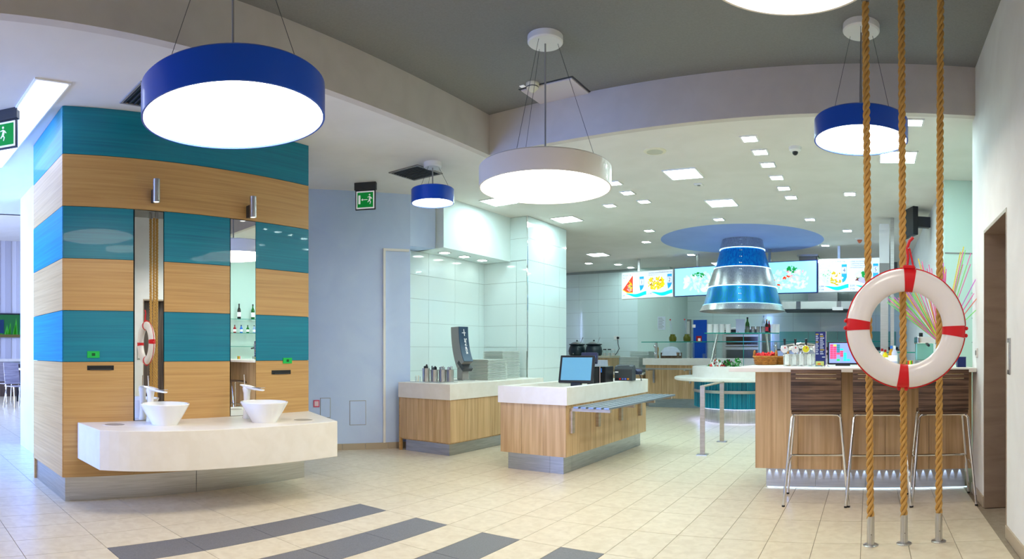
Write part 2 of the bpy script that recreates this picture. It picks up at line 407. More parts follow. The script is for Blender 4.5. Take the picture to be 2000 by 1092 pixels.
# ================================================================== FEATURE COLUMN (striped, gently bowed front)
P0, P1, SAG = Vector((-5.0, 1.44)), Vector((-4.86, 3.88)), 0.06
CU = (P1 - P0).normalized(); CN = Vector((CU.y, -CU.x))
def front(s, off=0.0):
    p = P0 + (P1 - P0) * s + CN * (4 * SAG * s * (1 - s))
    t = (CU * (P1 - P0).length + CN * (4 * SAG * (1 - 2 * s))).normalized()
    return p + Vector((t.y, -t.x)) * off
def s_of(px):
    lo, hi = -0.3, 1.3
    for _ in range(50):
        m = (lo + hi) / 2; p = front(m)
        if X0 + F * math.atan2(p.x, p.y) < px: lo = m
        else: hi = m
    return lo
def cz_at(px, py): p = front(s_of(px)); return zz(py, p.length)
def strip(s0, s1, z0, z1, o0, o1, n=8):
    m = MB(); k = max(2, int(n * (s1 - s0)) + 2)
    pts = [s0 + (s1 - s0) * i / (k - 1) for i in range(k)]
    poly = [tuple(front(s, o1)) for s in pts] + [tuple(front(s, o0)) for s in pts[::-1]]
    if o1 > o0: poly = poly[::-1]
    return m.prism(poly[::-1], z0, z1)
colm = thing('feature_column', 'tall square column clad in teal and oak stripes with two tall mirrors', 'column', (0, 0, 0))
strip(0.02, 1.0, 0.205, CZ, -0.4, -0.014, 20).build('core', BLACK, colm)
BXL = -6.04
core2 = MB().box(BXL + 0.02, 1.47, 0.205, -5.06, 3.8, CZ).build('core', BLACK, colm)
ZS = [CZ, 2.90, 2.465, 2.03, 1.595, 1.165, 0.2]
M1 = (s_of(261), s_of(320)); M2 = (s_of(449), s_of(499))
OAKM = {0: TEAL, 1: OAK}
for k in range(6):
    z1, z0 = ZS[k] - 0.002, ZS[k + 1] + 0.002
    nm = ('teal_panel', 'oak_panel')[k % 2]
    segs = [(0.0, 1.0)] if k < 2 else [(0.0, M1[0]), (M1[1], M2[0]), (M2[1], 1.0)]
    for a, b in segs:
        strip(a + 0.0012, b - 0.0012, z0, z1, -0.014, 0.004, 20).build(nm, OAKM[k % 2], colm)
    B(BXL, 1.436, z0, -5.003, 1.46, z1).build(nm, OAKM[k % 2], colm)
strip(0.012, 0.49, 0.0, 0.2, -0.06, -0.02, 20).build('plinth', STEEL, colm)
strip(0.492, 0.985, 0.0, 0.2, -0.06, -0.02, 20).build('plinth', STEEL, colm)
B(BXL + 0.03, 1.46, 0, -5.0, 1.5, 0.2).build('plinth', STEEL, colm)
B(BXL - 0.005, 1.44, 0.0, BXL + 0.028, 1.47, 0.2).build('end_post', OAK, colm)
for a, b in (M1, M2): strip(a, b, 0.202, 0.66, -0.02, 0.003, 20).build('oak_panel', OAK, colm)
# mirrors: flat panes, turned a hair to the bowed face
def mirror(sa, sb, goal):
    a, b = front(sa + 0.002, -0.002), front(sb - 0.002, -0.002)
    m_ = (a + b) / 2; w = (b - a).length / 2; t = (b - a).normalized()
    nn = (-m_.normalized() + (Vector(goal) - m_).normalized()).normalized(); t = Vector((-nn.y, nn.x))
    m_ = m_ + nn * 0.008
    q = [m_ - t * w, m_ + t * w, m_ + t * w - nn * 0.006, m_ - t * w - nn * 0.006]
    MB().prism([tuple(p) for p in q], 0.665, 2.46).build('mirror', MIRROR, colm, label='tall narrow mirror pane')
mirror(*M1, (0.24, 3.98)); mirror(*M2, (1.3, 6.42))
# green plates and dark towel slots
LIME = mat('lime_green', srgb(20, 190, 80), 0.45)
for pxa, pxb, pya, pyb in ((170, 194, 686, 699), (552, 569, 699, 710)):
    d = front(s_of((pxa + pxb) / 2)).length
    strip(s_of(pxa), s_of(pxb), zz(pyb, d), zz(pya, d), 0.004, 0.012, 8).build('green_plate', LIME, colm, label='small green instruction plate')
    m_ = (s_of(pxa) + s_of(pxb)) / 2; z = (zz(pya, d) + zz(pyb, d)) / 2
    strip(m_ - 0.006, m_ + 0.006, z - 0.012, z + 0.012, 0.012, 0.013, 8).build('green_plate_mark', mat('dark_green', srgb(0, 90, 40), 0.5), colm)
for pxa, pxb, pya, pyb in ((170, 222, 714, 723), (530, 567, 723, 731)):
    d = front(s_of((pxa + pxb) / 2)).length
    strip(s_of(pxa), s_of(pxb), zz(pyb, d), zz(pya, d), -0.01, 0.007, 8).build('towel_slot', BLACK, colm, label='dark paper towel slot')
    strip(s_of(pxa) + 0.01, s_of(pxb) - 0.01, zz(pyb, d) + 0.004, zz(pyb, d) + 0.01, 0.007, 0.02, 8).build('towel_lip', DGREY, colm)

# sconces
def sconce(px, py0, py1, label):
    s = s_of(px); p = front(s, 0.10); w = front(s, 0.004)
    z0, z1 = zz(py1, p.length), zz(py0, p.length)
    t = thing('wall_lamp', label, 'lamp', (p.x, p.y, z0), 0, 'tube lamps on the column')
    MB().lathe([(0.026, 0.006), (0.031, 0), (0.031, z1 - z0), (0.0, z1 - z0)], 20).build('tube', STEELV, t, True)
    MB().cyl((0, 0, 0), 0.024, 0.003, 0.008, 16).build('lens', mat('lamp_lens', (1, 1, 0.95), 0.4, emit=1.0), t)
    dx, dy = w.x - p.x, w.y - p.y
    zm = (z1 - z0) * 0.32
    m = Matrix.Translation((dx * 0.68, dy * 0.68, zm)) @ Matrix.Rotation(math.atan2(dy, dx), 4, 'Z')
    B(-0.038, -0.014, -0.05, 0.031, 0.014, 0.06, M=m).build('bracket', DGREY, t)
sconce(298, 350, 395, 'left of the two brushed steel tube lamps on the oak stripe')
sconce(483, 384, 425, 'right of the two brushed steel tube lamps on the oak stripe')

# ------------------------------------------------------------------ wash stand
WZ0, WZ1 = 0.36, 0.66
def bez(a, b, c, n=18): return [tuple((1 - t) ** 2 * Vector(a) + 2 * t * (1 - t) * Vector(b) + t * t * Vector(c)) for t in [i / n for i in range(n + 1)]]
ws = thing('wash_counter', 'floating cream washstand with bowed front under the mirrors', 'counter', (0, 0, 0))
fa, fm, fb = Vector((-4.42, 1.56)), Vector((-3.99, 2.3)), Vector((-3.99, 3.50))
fc = 2 * fm - (fa + fb) / 2
fc = Vector((-4.0, 2.05))
poly = bez(fa, fc, fb) + [tuple(front(1.0, 0.005)), tuple(front(0.75, 0.005)), tuple(front(0.5, 0.005)), tuple(front(0.25, 0.005)), tuple(front(0.05, 0.005))]
MB().prism(poly, WZ0, WZ1).build('slab', SOLID, ws, bevel=0.004)
def hole(px, py, label):
    x, y, z = at(px, py, WZ1 + 0.0025)
    MB().lathe([(0.085, -0.002), (0.098, 0.0), (0.098, 0.002), (0.082, 0.002)], 28, (x, y, WZ1), close=True).build('chute_ring', SOLID, ws, True)
    MB().cyl((x, y, WZ1), 0.084, -0.001, 0.0012, 28).build('chute_opening', mat('chute_shade', srgb(170, 160, 148), 0.6), ws, label=label)
hole(224, 829, 'round waste opening'); hole(592, 820, 'round waste opening')
def basin(px, py, label):
    x, y, z = at(px, py, WZ1)
    t = thing('wash_basin', label, 'basin', (x, y, WZ1), math.atan2(x, -y) * 0, 'round bowl basins')
    MB().lathe([(0.0, 0.004), (0.09, 0.004), (0.105, 0), (0.112, 0.012), (0.165, 0.10), (0.198, 0.158), (0.202, 0.166), (0.198, 0.172), (0.186, 0.170), (0.160, 0.125), (0.10, 0.045), (0.03, 0.030), (0.0, 0.030)], 48).build('bowl', CERAMIC, t, True)
    MB().cyl((0, 0, 0), 0.025, 0.030, 0.035, 20).build('drain', CHROME, t)
    u = Vector((-x, -y, 0)).normalized()
    ax = Vector((-0.145, 0.02, 0.125))
    MB().ball(ax, 0.014, 12, 8).build('overflow', CHROME, t, True)
    return t
basin(322, 829, 'white bowl basin before the mirror that shows the lifebuoy')
basin(516, 824, 'white bowl basin before the mirror that shows the bottle shelves')
def faucet(px, d, label, rz):
    x, y = pd(px, d)
    t = thing('basin_mixer', label, 'faucet', (x, y, WZ1), rz, 'white sculptural mixers'); t.scale = (1.2, 1.1, 1.12)
    MB().lathe([(0.032, 0), (0.034, 0.006), (0.028, 0.03), (0.023, 0.12), (0.026, 0.20), (0.034, 0.235), (0.030, 0.25), (0, 0.252)], 20).build('body', CERAMIC, t, True)
    m = MB(); pr = [(-0.055, 0.262, 0.018, 0.006), (-0.02, 0.256, 0.030, 0.012), (0.03, 0.246, 0.034, 0.016), (0.09, 0.236, 0.030, 0.012), (0.15, 0.228, 0.026, 0.007)]
    ring_ = []
    for xx, z, w, h in pr:
        ring_ += [(xx, w * cos(2 * PI * k / 10), z + h * sin(2 * PI * k / 10)) for k in range(10)]
    f = [(i * 10 + k, i * 10 + (k + 1) % 10, (i + 1) * 10 + (k + 1) % 10, (i + 1) * 10 + k) for i in range(4) for k in range(10)]
    m.add(ring_, f + [tuple(range(10))[::-1], tuple(range(40, 50))]).build('spout', CERAMIC, t, True)
    MB().box(0.06, -0.024, 0.245, 0.155, 0.024, 0.2495).build('spout_plate', CHROME, t, bevel=0.002)
    MB().tube([(-0.02, 0, 0.262), (-0.022, 0, 0.30), (-0.026, 0, 0.345)], [0.006, 0.005, 0.004], 8).build('lever', CHROME, t, True)
faucet(294, 5.27, 'white mixer tap with chrome lever behind the left basin', 0.32)
faucet(482, 5.53, 'white mixer tap with chrome lever behind the right basin', 0.3)

# ================================================================== PENDANT LAMPS
def pendant(px, d, zb, R, h, shade, label, ctop, cdx=0.0):
    x, y = pd(px, d)
    t = thing('pendant_lamp', label, 'lamp', (x, y, zb), 0, 'drum pendant lamps')
    MB().lathe([(R - 0.012, 0.02), (R - 0.012, 0.0), (R, 0.0), (R, h - 0.01), (R - 0.01, h), (0.0, h)], 72).build('shade', shade, t, True)
    MB().lathe([(0.0, 0.008), (R - 0.02, 0.008), (R - 0.013, 0.012)], 72).build('diffuser', DIFF, t)
    H_ = ctop - zb
    cr = min(0.14, R * 0.42)
    MB().lathe([(0.0, H_ - 0.055), (cr - 0.01, H_ - 0.055), (cr, H_ - 0.045), (cr, H_)], 32).build('canopy', WPLAST, t, True)
    MB().tube([(0, 0, h), (0, 0, H_ - 0.05)], 0.007, 8).build('cord', MGREY, t, True)
    for k in range(3):
        a = 2 * PI * k / 3 + 0.5
        MB().tube([(R * 0.8 * cos(a), R * 0.8 * sin(a), h), (cr * 0.7 * cos(a), cr * 0.7 * sin(a), H_ - 0.054)], 0.0018, 5).build('wire', DGREY, t)
    return t
pendant(455, 3.54, 2.565, 0.52, 0.185, BLUE, 'large blue drum pendant lamp before the striped column', DZ)
pendant(1065, 4.9, 2.53, 0.52, 0.165, CREAM, 'large cream drum pendant lamp hanging at the ceiling corner', DZ)
pendant(1682, 4.73, 2.845, 0.356, 0.155, BLUE, 'mid-sized blue drum pendant lamp hanging behind the ropes', DZ)
pendant(845, 6.78, 2.86, 0.233, 0.155, BLUE, 'smallest blue drum pendant lamp near the exit sign', CZ)
pendant(1542, 2.63, 2.88, 0.40, 0.19, CREAM, 'drum pendant lamp cut off by the top edge of the picture', DZ)

for q, (bx_, by_) in enumerate(((-1.6, -1.6), (-2.6, -3.6))):      # unseen pendants added behind the camera for warm fill light
    lp = pendant(1000, 1.0, 2.6, 0.52, 0.18, (BLUE, CREAM)[q], ('blue', 'cream')[q] + ' drum pendant lamp added behind the camera as fill light', DZ); lp.location = (bx_, by_, 2.6)

# ================================================================== CEILING FIXTURES
def panel_at(px, py, w, label=None, group=None, name='ceiling_light', proto={}):
    x, y, z = at(px, py, CZ)
    key = round(w, 3)
    if key in proto:
        o = dup(proto[key], (x, y, CZ)); o['label'] = label; return o
    t = thing(name, label, 'light', (x, y, CZ), 0, group)
    a, b = w / 2, w / 2 - 0.018
    fr_ = MB()
    for q in ((-a, -a, a, -b), (-a, b, a, a), (-a, -b, -b, b), (b, -b, a, b)): fr_.box(q[0], q[1], -0.012, q[2], q[3], 0.0)
    fr_.build('frame', WPLAST, t)
    B(-b, -b, -0.008, b, b, -0.001).build('diffuser', SPOTM if w < 0.3 else mat('large_light_diffuser', (1, 1, 1), 0.5, emit=SPOT * 0.3, ecol=(0.7, 0.97, 1.0)), t)
    proto[key] = t
    return t
SM = [(1464, 270, 'nearest of the six small lights in a diagonal row'), (1485, 296, 'second nearest of the six small lights in a diagonal row'), (1500, 321, 'third nearest of the six small lights in a diagonal row'),
      (1517, 346, 'fourth of the six small lights in a diagonal row'), (1531, 367, 'fifth of the six small lights in a diagonal row'), (1545, 385, 'furthest of the six small lights in a diagonal row'),
      (1786, 238, 'small ceiling light peeping out right of the blue pendant lamp'), (1660, 378, 'small ceiling light left of the left rope, nearest the ropes'), (1582, 428, 'small ceiling light behind the right rim of the round recess'),
      (1655, 450, 'small ceiling light right of the round recess'), (1612, 479, 'small ceiling light above the right menu board'), (1404, 428, 'small ceiling light at the front edge of the round recess'),
      (1268, 450, 'small ceiling light left of the round recess, nearer one of two'), (1262, 472, 'small ceiling light left of the round recess, further one of two'), (1350, 497, 'small ceiling light above the left television'),
      (1226, 376, 'middle of the three small lights right below the cream pendant lamp'), (1258, 393, 'right of the three small lights below the cream pendant lamp'), (1191, 401, 'left of the three small lights below the cream pendant lamp'),
      (1200, 357, 'small ceiling light half hidden by the cream pendant lamp rim'), (1150, 514, 'small ceiling light furthest left along the back wall'), (1207, 516, 'small ceiling light before the left menu board'), (1232, 522, 'small ceiling light just above the left menu board')]
for x, y, lb in SM: panel_at(x, y, 0.17, lb, 'small square ceiling lights')
for x, y, lb in ((1335, 339, 'large square ceiling light right of the cream pendant lamp'), (1410, 396, 'large square ceiling light just before the round recess'), (1754, 306, 'large square ceiling light behind the ropes'), (1107, 428, 'large square ceiling light before the tiled pier'), (975, 393, 'large square ceiling light half hidden by the cream pendant lamp'), (1168, 497, 'large square ceiling light furthest back near the back wall')):
    panel_at(x, y, 0.40, lb, 'large square ceiling lights')
for q, kx in enumerate((-3.4, -1.2)):  # unseen light panels added to brighten the dim kitchen
    lp = panel_at(1335, 339, 0.40, ('left', 'right')[q] + ' added kitchen fill light hidden behind the menu screens', 'large square ceiling lights'); lp.location = (kx, 14.1, CZ)
# downlights under the bulkhead
for k, (yy) in enumerate((6.75, 7.2, 7.65)):
    t = thing('downlight', ('left', 'middle', 'right')[k] + ' of three downlights under the tray alcove bulkhead', 'light', (-5.45, yy, 2.63), 0, 'downlights in the tray alcove')
    B(-0.07, -0.07, -0.01, 0.07, 0.07, 0).build('frame', CHROME, t, bevel=0.004); B(-0.05, -0.05, -0.014, 0.05, 0.05, -0.01).build('diffuser', mat('alcove_diffuser', (1, 1, 1), 0.5, emit=18, ecol=(0.9, 1.0, 0.95)), t)
x, y, z = at(1279, 295, CZ)
t = thing('ceiling_speaker', 'round cream speaker grille in the white ceiling', 'speaker', (x, y, CZ))
MB().lathe([(0.085, -0.012), (0.115, -0.006), (0.118, 0.0), (0.085, 0.0)], 32, close=True).build('rim', mat('cream_plastic', srgb(232, 226, 200), 0.5), t, True); MB().cyl((0, 0, 0), 0.086, -0.008, -0.002, 32).build('grille', mat('grille', srgb(196, 196, 178), 0.6), t)
x, y, z = at(1553, 288, CZ)
t = thing('dome_camera', 'white dome security camera on the ceiling', 'camera', (x, y, CZ))
MB().lathe([(0.0, -0.045), (0.035, -0.045), (0.06, -0.03), (0.066, 0)], 24).build('housing', WPLAST, t, True); MB().ball((0, 0, -0.05), 0.03, 14, 8).build('dome', BLACK, t, True)
x, y, z = at(1365, 360, CZ)
t = thing('motion_sensor', 'small white plate on the ceiling behind the large square light', 'sensor', (x, y, CZ))
B(-0.05, -0.05, -0.012, 0.05, 0.05, 0).build('plate', WPLAST, t, bevel=0.003); MB().cyl((0, 0, 0), 0.02, -0.02, -0.012, 12).build('lens', MGREY, t)
x, y, z = at(1679, 466, CZ)
t = thing('fire_detector', 'small orange-tipped fire detector near the menu screens', 'detector', (x, y, CZ))
MB().lathe([(0.0, -0.03), (0.05, -0.025), (0.09, 0)], 20).build('base', WPLAST, t, True); MB().lathe([(0, -0.09), (0.03, -0.07), (0.05, -0.028)], 16).build('tip', mat('orange', srgb(216, 110, 70), 0.5), t, True)
x, y, z = at(1040, 163, DZ)
t = thing('smoke_detector', 'cream smoke detector on the dark ceiling beside the hatch', 'detector', (x, y, DZ))
MB().lathe([(0.0, -0.085), (0.02, -0.08), (0.055, -0.045), (0.058, -0.02), (0.062, -0.015), (0.062, 0)], 24).build('housing', MATS['cream_plastic'], t, True)
MB().lathe([(0.045, -0.045), (0.0565, -0.04), (0.0565, -0.034), (0.045, -0.034)], 24, close=True).build('vent_slot', BLACK, t)
B(-0.13, -0.02, -0.006, -0.085, 0.02, 0).build('name_tag', SIGNW, t)
hx = [at(*p, DZ - 0.02) for p in ((1026, 181), (1110, 157), (1153, 189), (1072, 211))]
cxx = sum(p[0] for p in hx) / 4; cyy = sum(p[1] for p in hx) / 4
t = thing('ceiling_hatch', 'pale square access hatch in the dark ceiling', 'hatch', (cxx, cyy, DZ))
B(-0.27, -0.24, -0.018, 0.27, 0.24, 0).build('flap', mat('hatch_white', srgb(214, 206, 206), 0.6), t, bevel=0.006)
B(-0.285, -0.255, -0.006, 0.285, 0.255, 0).build('frame', DGREY, t)
def vent(px, py, label, rz=0.0):
    x, y, z = at(px, py, CZ)
    t = thing('air_vent', label, 'vent', (x, y, CZ), rz)
    f = MB()
    for q in ((-0.22, -0.22, 0.22, -0.20), (-0.22, 0.20, 0.22, 0.22), (-0.22, -0.2, -0.2, 0.2), (0.2, -0.2, 0.22, 0.2)): f.box(q[0], q[1], -0.012, q[2], q[3], 0)
    f.build('frame', MGREY, t); B(-0.2, -0.2, -0.003, 0.2, 0.2, 0).build('duct', BLACK, t)
    for k in range(9): B(-0.2, -0.19 + k * 0.043, -0.012, 0.2, -0.178 + k * 0.043, -0.004).build('slat', DGREY, t)
vent(812, 337, 'grey square air vent beside the smallest pendant lamp'); vent(303, 188, 'grey air vent peeping out behind the large blue lamp')
# exit signs
def exit_sign(px, py, rz, arrow, label):
    x, y, z = at(px, py, CZ)
    t = thing('exit_sign', label, 'sign', (x, y, CZ), rz)
    B(-0.135, -0.03, -0.09, 0.135, 0.03, 0).build('housing', DGREY, t, bevel=0.003)
    f = B(-0.125, -0.012, -0.33, 0.125, 0.012, -0.09).build('frame', DGREY, t)
    B(-0.112, -0.016, -0.318, 0.112, 0.016, -0.105).build('panel', SIGNW, t)
    B(-0.098, -0.018, -0.302, 0.098, 0.018, -0.121).build('green_field', GREEN, t)
    m = MB()
    yy = -0.0205
    def pl(pts): m.add([(a, yy, b) for a, b in pts] + [(a, -0.0175, b) for a, b in pts], [tuple(range(len(pts)))] + [(i, (i + 1) % len(pts), len(pts) + (i + 1) % len(pts), len(pts) + i) for i in range(len(pts))])
    ox = 0.055 if arrow else 0.0; oz = -0.21
    pl([(ox + 0.010 * cos(a) , oz + 0.058 + 0.010 * sin(a)) for a in [2 * PI * k / 10 for k in range(10)]])
    for p in ([(0, 0.044), (0.02, 0.03), (0.008, -0.012), (-0.012, -0.004)], [(0.018, 0.034), (0.036, 0.012), (0.030, 0.006), (0.012, 0.024)], [(0, 0.042), (-0.028, 0.034), (-0.03, 0.026), (0.0, 0.032)],
              [(-0.01, -0.004), (-0.03, -0.03), (-0.022, -0.036), (0.0, -0.012)], [(0.002, -0.006), (0.02, -0.028), (0.008, -0.058), (0.0, -0.056), (0.008, -0.03), (-0.01, -0.01)]):
        pl([(ox + a * 0.9, oz + b * 0.95) for a, b in p])
    if arrow:
        pl([(0.03, oz - 0.003), (0.03, oz + 0.004), (-0.03, oz + 0.004), (-0.03, oz - 0.003)])
        pl([(-0.03, oz + 0.016), (-0.05, oz), (-0.03, oz - 0.016)])
        pl([(-0.085, oz - 0.05), (-0.060, oz - 0.05), (-0.060, oz + 0.055), (-0.085, oz + 0.055)])
    else:
        pl([(-0.085, oz - 0.07), (-0.045, oz - 0.07), (-0.045, oz + 0.07), (-0.085, oz + 0.07)])
    m.build('pictogram', SIGNW, t)
exit_sign(714, 357, 0.55, True, 'green exit sign with arrow hanging near the smallest pendant lamp')
exit_sign(8, 216, 0.9, False, 'green running man exit sign cut by the left picture edge')

# ================================================================== TRAY ALCOVE COUNTER
tc = thing('tray_counter', 'wood fronted counter with cutlery and tray stacks in the tiled alcove', 'counter', (0, 0, 0))
MB().prism([(-5.44, 5.80), (-4.6, 5.80), (-4.6, 8.02), (-5.69, 8.02), (-5.69, 6.12), (-5.44, 6.06)], 0.672, 0.863).build('worktop', SOLID, tc, bevel=0.003)
for k in range(3): B(-5.42 + 0.272 * k, 5.815, 0.156, -5.42 + 0.272 * (k + 1) - 0.003, 5.84, 0.672).build('front_plank', OAKV, tc)
for k in range(8): B(-4.64, 5.84 + 0.272 * k, 0.156, -4.615, 5.84 + 0.272 * (k + 1) - 0.003, 0.672).build('front_plank', OAKV, tc)
B(-5.42, 5.84, 0.14, -4.64, 8.0, 0.67).build('carcass', OAKV, tc)
B(-5.36, 5.86, 0, -4.66, 5.885, 0.156).build('plinth', PLINTH, tc); B(-4.685, 5.885, 0, -4.66, 8.0, 0.156).build('plinth', PLINTH, tc)
B(-5.44, 5.815, 0, -5.42, 5.86, 0.672).build('side_post', OAK, tc)
# drip trays sunk in the worktop
B(-5.35, 5.92, 0.863, -4.85, 6.28, 0.869).build('cutlery_tray', STEEL, tc, bevel=0.002)
TZ = 0.869
cups = [(832, 'tall steel cup with dark knife handles'), (848, 'steel cup filled with black handled forks'), (864, 'steel cup filled with bright spoons'), (879, 'steel cup with spoons sticking out, nearest the napkin dispenser')]
for k, (px, lb) in enumerate(cups):
    x, y = pd(px, 8.02)
    t = thing('cutlery_cup', lb, 'cup', (x, y, TZ), 0, 'steel cutlery cups')
    hh = 0.17 if k == 0 else 0.15
    MB().lathe([(0.0, 0.0), (0.047, 0.0), (0.049, hh), (0.045, hh), (0.043, 0.01), (0, 0.01)], 24).build('cup', STEELV, t, True)
    for q in range(9):
        a = q * 2.4; r = 0.012 + 0.022 * random.random()
        lean = 0.025 * random.random()
        hx_, hy_ = r * cos(a), r * sin(a)
        B(hx_ - 0.006, hy_ - 0.003, 0.02, hx_ + 0.006, hy_ + 0.003, hh + 0.02 + 0.03 * random.random(), M=Matrix.Rotation(lean, 4, Vector((cos(a + 1.57), sin(a + 1.57), 0)))).build('cutlery', [DGREY, BLACK, CHROME, CHROME][k], t)
x, y = pd(816, 7.95)
t = thing('toothpick_glass', 'small glass of toothpicks at the counter end', 'glass', (x, y, 0.863))
MB().lathe([(0, 0), (0.032, 0), (0.036, 0.07), (0.033, 0.07), (0.03, 0.005), (0, 0.005)], 20).build('glass', GLASSW, t, True)
for q in range(12): 
    a = q * 2.1; MB().tube([(0.012 * cos(a), 0.012 * sin(a), 0.008), (0.024 * cos(a), 0.024 * sin(a), 0.085)], 0.0018, 4).build('toothpick', mat('toothpick_wood', srgb(222, 190, 130), 0.7), t)
# napkin dispenser: curved body leaning forward over the counter
x, y = pd(905, 8.35)
nd = thing('napkin_dispenser', 'tall curved napkin dispenser with dark blue front on the tray counter', 'dispenser', (x, y, 0.863), math.radians(-16))
B(-0.13, -0.10, 0, 0.13, 0.10, 0.012).build('base_plate', STEEL, nd, bevel=0.002)
B(-0.07, -0.055, 0.012, 0.05, 0.055, 0.40).build('stand', MGREY, nd, bevel=0.006)
def arc_pts(n=14):
    return [(-0.055 + 0.30 * (1 - cos(t * 0.95)), 0.72 - 0.70 * sin(t * 0.95) * 0.86) for t in [i / n for i in range(n + 1)]]
ap = arc_pts()
def sweep(off0, off1, w, name, m_, a=0, b=None):
    pts = ap[a:b]; mm = MB(); n_ = len(pts)
    for i, (px_, pz_) in enumerate(pts):
        j0, j1 = max(i - 1, 0), min(i + 1, n_ - 1)
        tx, tz = pts[j1][0] - pts[j0][0], pts[j1][1] - pts[j0][1]; l_ = math.hypot(tx, tz); nx, nz = -tz / l_, tx / l_
        for o_ in (off0, off1):
            for yy in (-w, w): mm.v.append((px_ + nx * o_, yy, pz_ + nz * o_))
    for i in range(n_ - 1):
        q = 4 * i
        mm.f += [(q, q + 4, q + 5, q + 1), (q + 2, q + 3, q + 7, q + 6), (q, q + 2, q + 6, q + 4), (q + 1, q + 5, q + 7, q + 3)]
    mm.f += [(0, 1, 3, 2), (4 * n_ - 4, 4 * n_ - 2, 4 * n_ - 1, 4 * n_ - 3)]
    return mm.build(name, m_, nd, True)
sweep(-0.13, 0.045, 0.072, 'magazine', MGREY)
sweep(0.045, 0.06, 0.074, 'front_cover', mat('slate_blue', srgb(44, 72, 98), 0.3))
e = ap[-1]
B(-0.06, -0.074, -0.05, 0.10, 0.074, 0.0, M=Matrix.Translation((e[0] - 0.03, 0, e[1] + 0.0)) @ Matrix.Rotation(0.72, 4, 'Y')).build('mouth', DGREY, nd)
B(-0.02, -0.05, -0.06, 0.06, 0.05, -0.045, M=Matrix.Translation((e[0] + 0.01, 0, e[1] - 0.005)) @ Matrix.Rotation(0.72, 4, 'Y')).build('napkin', SIGNW, nd, bevel=0.003)
for k, ch in enumerate('Serviettes'):
    u_ = 4.0 + k * 0.62; i0 = int(u_); fr_ = u_ - i0
    px_ = ap[i0][0] * (1 - fr_) + ap[i0 + 1][0] * fr_; pz_ = ap[i0][1] * (1 - fr_) + ap[i0 + 1][1] * fr_
    tx, tz = ap[i0 + 1][0] - ap[i0][0], ap[i0 + 1][1] - ap[i0][1]; l_ = math.hypot(tx, tz); tx /= l_; tz /= l_
    M_ = Matrix(((tx, 0, -tz, px_ - tz * 0.0615), (0, 1, 0, 0.0), (tz, 0, tx, pz_ + tx * 0.0615), (0, 0, 0, 1)))
    text(ch, 'lettering', SIGNW, nd, 0.062, M_)
MB().tube([(ap[2][0] + 0.061, -0.03, ap[2][1]), (ap[2][0] + 0.061, 0.03, ap[2][1])], 0.004, 6).tube([(ap[1][0] + 0.061, 0.0, ap[1][1] + 0.01), (ap[3][0] + 0.063, 0.01, ap[3][1])], 0.004, 6).build('emblem', SIGNW, nd)
# tray stacks
TRAY = grain('tray_plastic', srgb(214, 222, 214), srgb(226, 232, 226), (6, 6, 6), 0.4)
def tray_mesh(w, l):
    m = MB(); t = 0.02
    out = [(-w, -l), (w, -l), (w, l), (-w, l)]
    inn = [(-w + t, -l + t), (w - t, -l + t), (w - t, l - t), (-w + t, l - t)]
    v_ = [(x, y, 0.016) for x, y in out] + [(x, y, 0.002) for x, y in inn] + [(x, y, 0.0075) for x, y in out] + [(x * 0.99, y * 0.99, 0.0) for x, y in inn]
    m.add(v_, [(i, (i + 1) % 4, 4 + (i + 1) % 4, 4 + i) for i in range(4)] + [(4, 5, 6, 7), (15, 14, 13, 12)] + [(8 + i, 12 + i, 12 + (i + 1) % 4, 8 + (i + 1) % 4) for i in range(4)] + [(i, 8 + i, 8 + (i + 1) % 4, (i + 1) % 4) for i in range(4)])
    me = m.mesh('serving_tray'); me.materials.append(TRAY); return me
tm = tray_mesh(0.17, 0.235)
ORD = ('topmost second third fourth fifth sixth seventh eighth ninth tenth eleventh twelfth thirteenth fourteenth fifteenth sixteenth seventeenth eighteenth nineteenth twentieth').split()
ORD += ['twenty-' + w for w in 'first second third fourth fifth sixth seventh eighth ninth'.split()] + ['thirtieth']
def from_top(k, n_, what): return ('topmost ' + what) if k == n_ - 1 else (('bottom ' + what) if k == 0 else '%s %s from the top' % (ORD[n_ - 1 - k], what))
def stack(cx, cy, z0, n_, rz, label, group, me=tm, dz=0.0165):
    for k in range(n_):
        o = bpy.data.objects.new('serving_tray', me); C.objects.link(o)
        o.location = (cx + 0.006 * sin(k * 2.3), cy + 0.006 * cos(k * 1.7), z0 + k * dz); o.rotation_euler = (0, 0, rz + 0.012 * sin(k * 3.1))
        tag(o, from_top(k, n_, 'tray') + ' ' + label, 'tray', group)
stack(-4.98, 7.12, 0.864, 17, 0.0, 'in the lower stack on the alcove counter', 'trays of the lower stack')
stack(-5.12, 7.68, 0.864, 24, 0.0, 'in the taller stack against the tiled pier', 'trays of the taller stack')

# ================================================================== CASH DESK
cdk = thing('cash_counter', 'free-standing cash desk with cream rim, oak panels and tray rail', 'counter', (0, 0, 0))
x0, x1, y0, y1 = -3.72, -2.93, 5.56, 7.86
def rim(m_, xa, ya, xb, yb, z0, z1, t):
    return m_.box(xa, ya, z0, xb, ya + t, z1).box(xa, yb - t, z0, xb, yb, z1).box(xa, ya + t, z0, xa + t, yb - t, z1).box(xb - t, ya + t, z0, xb, yb - t, z1)
rim(MB(), x0 - 0.02, y0 - 0.02, x1 + 0.02, y1 + 0.02, 0.71, 0.886, 0.12).build('rim', SOLID, cdk)
B(x0 + 0.1, y0 + 0.1, 0.73, x1 - 0.1, y1 - 0.1, 0.76).build('work_surface', SOLID, cdk)
for k in range(3):
    w = (x1 - x0) / 3; B(x0 + w * k + 0.0015, y0, 0.183, x0 + w * (k + 1) - 0.0015, y0 + 0.02, 0.71).build('front_plank', OAKV, cdk)
